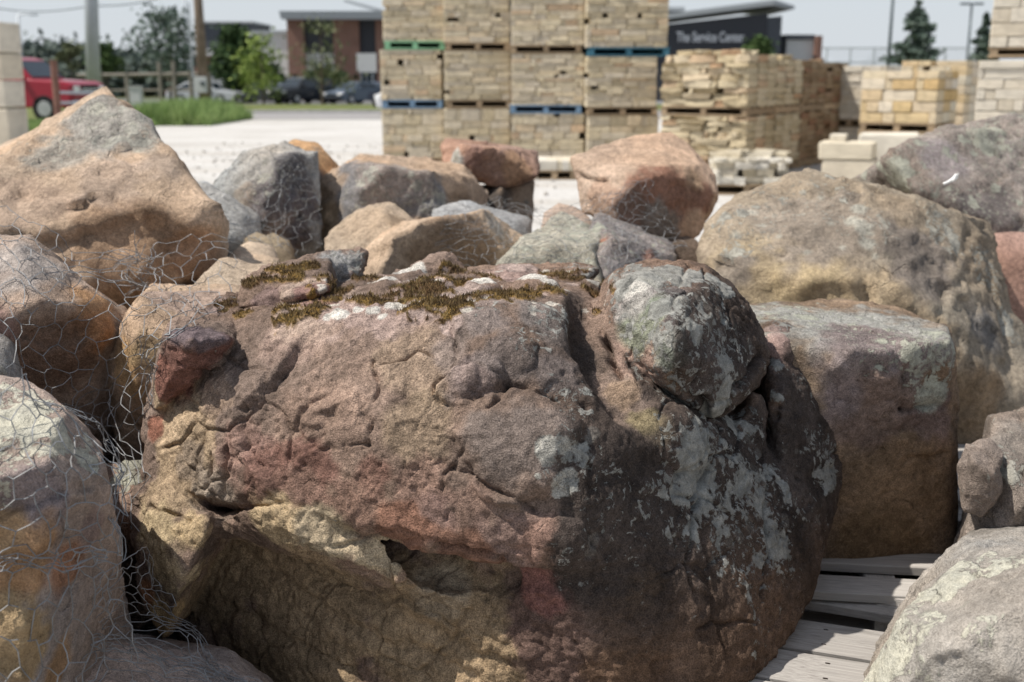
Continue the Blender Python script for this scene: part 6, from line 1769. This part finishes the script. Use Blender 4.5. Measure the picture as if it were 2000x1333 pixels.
MB().hexa([P3(672, 4, YB + 6), P3(760, 30, YB + 6), P3(760, 30, YB + 10), P3(672, 4, YB + 10), P3(672, -1, YB + 6), P3(760, 22, YB + 6), P3(760, 22, YB + 10), P3(672, -1, YB + 10)]).build('upper_roof', FASC, r)
for px in (574, 672, 694):
    slab('wall_lamp', BLACK, r, px - 3, px + 3, 146, 155, YB - .85, .2)
# linking white wing
slab('wing_wall', STUC, r, 492, 565.5, 66, 195, YB + 1.0, 6.0, ZB)
slab('wing_coping', FASC, r, 490, 565.5, 60, 65.8, YB + .8, 6.2)
# far wing
slab('wing_block', CLAD2, r, 383, 492, 46, 96, YB + 3, 8.0)
slab('wing_coping', FASC, r, 381, 494, 42, 45.8, YB + 2.8, 8.3)
slab('band', STUC, r, 372, 489.5, 96.2, 109, YB + 2.6, 8.0)
slab('brick_band', BRICK, r, 383, 489.5, 109.2, 125, YB + 3.2, 8.0)
slab('window', DGLASS, r, 399, 489.5, 125.2, 150, YB + 3.6, 6.0)
slab('plinth', STUC, r, 399, 489.5, 150.2, 195, YB + 3.3, 6.0, ZB)
slab('brick_pier', BRICK, r, 383, 398.7, 125.2, 195, YB + 3.0, 6.0, ZB)
# white notice board before the entrance
c = at(716, 123, 92); rr = empty('notice_board', (c[0], 92, terrain_z(92))); tag(rr, 'blank white board on two legs before the building entrance', 'sign')
zc = float(c[2]) - terrain_z(92)
MB().box((0, 0, zc), (1.55, .1, 1.45)).build('board', STUC, rr)
for s in (-.45, .45): MB().box((s, .03, (zc - .7) / 2), (.08, .08, zc - .7)).build('leg', GALV, rr)

# the dark building with the sign
r = empty('service_building', (0, 0, 0)); tag(r, 'dark grey building with a rising roof line and white sign lettering', 'building')
Y1 = 100.0
pts = [(1240, 150), (1500, 150), (1500, 26), (1310, 47), (1240, 55)]
f = [P3(x, y, Y1) for x, y in pts]
ZB1 = terrain_z(Y1)
f[0] = (f[0][0], Y1, ZB1); f[1] = (f[1][0], Y1, ZB1)
mb = MB(); mb.prism([(p[0], p[2]) for p in f], Y1, Y1 + 12); mb.build('wall', CLAD, r)
e = P3(1500, 28, Y1); e2 = P3(1532, 28, Y1)
MB().hexa([(e[0] + .003, Y1 - .05, ZB1), (e2[0], Y1 + .8, ZB1), (e2[0], Y1 + 11, ZB1), (e[0] + .003, Y1 + 11, ZB1), (e[0] + .003, Y1 - .05, e[2] - .25), (e2[0], Y1 + .8, e[2] - .1), (e2[0], Y1 + 11, e[2] - .1), (e[0] + .003, Y1 + 11, e[2] - .25)]).build('end_wall', CLAD2, r)
A_, B_, C_ = P3(1236, 46, Y1 - .8), P3(1512, 10, Y1 - .8), P3(1552, 18, Y1 + .2)
th = .42
MB().hexa([(A_[0], Y1 - .8, A_[2]), (B_[0], Y1 - .8, B_[2]), (B_[0], Y1 + 13, B_[2]), (A_[0], Y1 + 13, A_[2]), (A_[0], Y1 - .8, A_[2] + th), (B_[0], Y1 - .8, B_[2] + th), (B_[0], Y1 + 13, B_[2] + th), (A_[0], Y1 + 13, A_[2] + th)]).build('roof', FASC, r)
MB().hexa([(B_[0] + .003, Y1 - .8, B_[2]), (C_[0], Y1 + .2, C_[2]), (C_[0], Y1 + 13, C_[2]), (B_[0] + .003, Y1 + 13, B_[2]), (B_[0] + .003, Y1 - .8, B_[2] + th), (C_[0], Y1 + .2, C_[2] + th * .6), (C_[0], Y1 + 13, C_[2] + th * .6), (B_[0] + .003, Y1 + 13, B_[2] + th)]).build('roof_overhang', FASC, r)
slab('rear_block', CLAD2, r, 1290, 1331, 22, 40, Y1 + 8, 4.0); slab('rear_roof', FASC, r, 1284, 1338, 14, 21.8, Y1 + 7.6, 5.0)
slab('low_wing', STUC, r, 1533, 1590, 78, 150, Y1 + 3, 6.0, ZB1); slab('low_wing_coping', CLAD2, r, 1533, 1592, 68, 77.8, Y1 + 2.8, 6.3); slab('brick_pier', BRICK, r, 1590.5, 1607, 70, 150, Y1 + 2.2, 2.0, ZB1)
tc = bpy.data.curves.new('sign_lettering', 'FONT'); tc.body = 'The Service Center'; tc.extrude = 0.04; tc.offset = 0.012
tc.size = 1.17
to = bpy.data.objects.new('lettering_source', tc); col.objects.link(to)
bpy.context.view_layer.update()
lm = bpy.data.meshes.new_from_object(to.evaluated_get(bpy.context.evaluated_depsgraph_get()))
wtx = to.dimensions.x
bpy.data.objects.remove(to); bpy.data.curves.remove(tc)
lm.name = 'sign_lettering'; lm.materials.clear()
p = P3(1321, 82, Y1 - .12)
to = link('sign_lettering', lm, plain('white_letters', (0.80, 0.81, 0.83), 0.6, 0, 0.03), r)
to.location = p; to.rotation_euler = (R(90), 0, 0)
to.scale.x = (P3(1452, 82, Y1)[0] - p[0]) / max(wtx, .1)

# tall wire fence on the horizon
r = empty('chain_link_fence', (0, 0, 0)); tag(r, 'tall grey chain-link fence beyond the golden stone', 'fence')
Yf = 72.0
zf, zb = float(at(1700, 94, Yf)[2]), terrain_z(Yf)
for px in range(1612, 1910, 46):
    c = at(px, 150, Yf); MB().tube([(c[0], Yf, zb), (c[0], Yf, zf)], .05, 6).build('post', GALV, r)
for py in (94, 122):
    a, b = at(1606, py, Yf), at(1910, py, Yf); MB().tube([tuple(a), tuple(b)], .04, 6).build('rail', GALV, r)
mb = MB()
xa, xb = float(at(1606, 100, Yf)[0]), float(at(1910, 100, Yf)[0])
H = zf - zb
for i in range(-30, 110):
    for s in (1, -1):
        x0 = xa + i * .12
        p, q = [x0, zb], [x0 + H * s, zf]
        if min(p[0], q[0]) < xa or max(p[0], q[0]) > xb: continue
        mb.tube([(p[0], Yf, p[1]), (q[0], Yf, q[1])], .006, 3, False)
tag(mb.build('wire_mesh', GALV, r), kind='stuff')
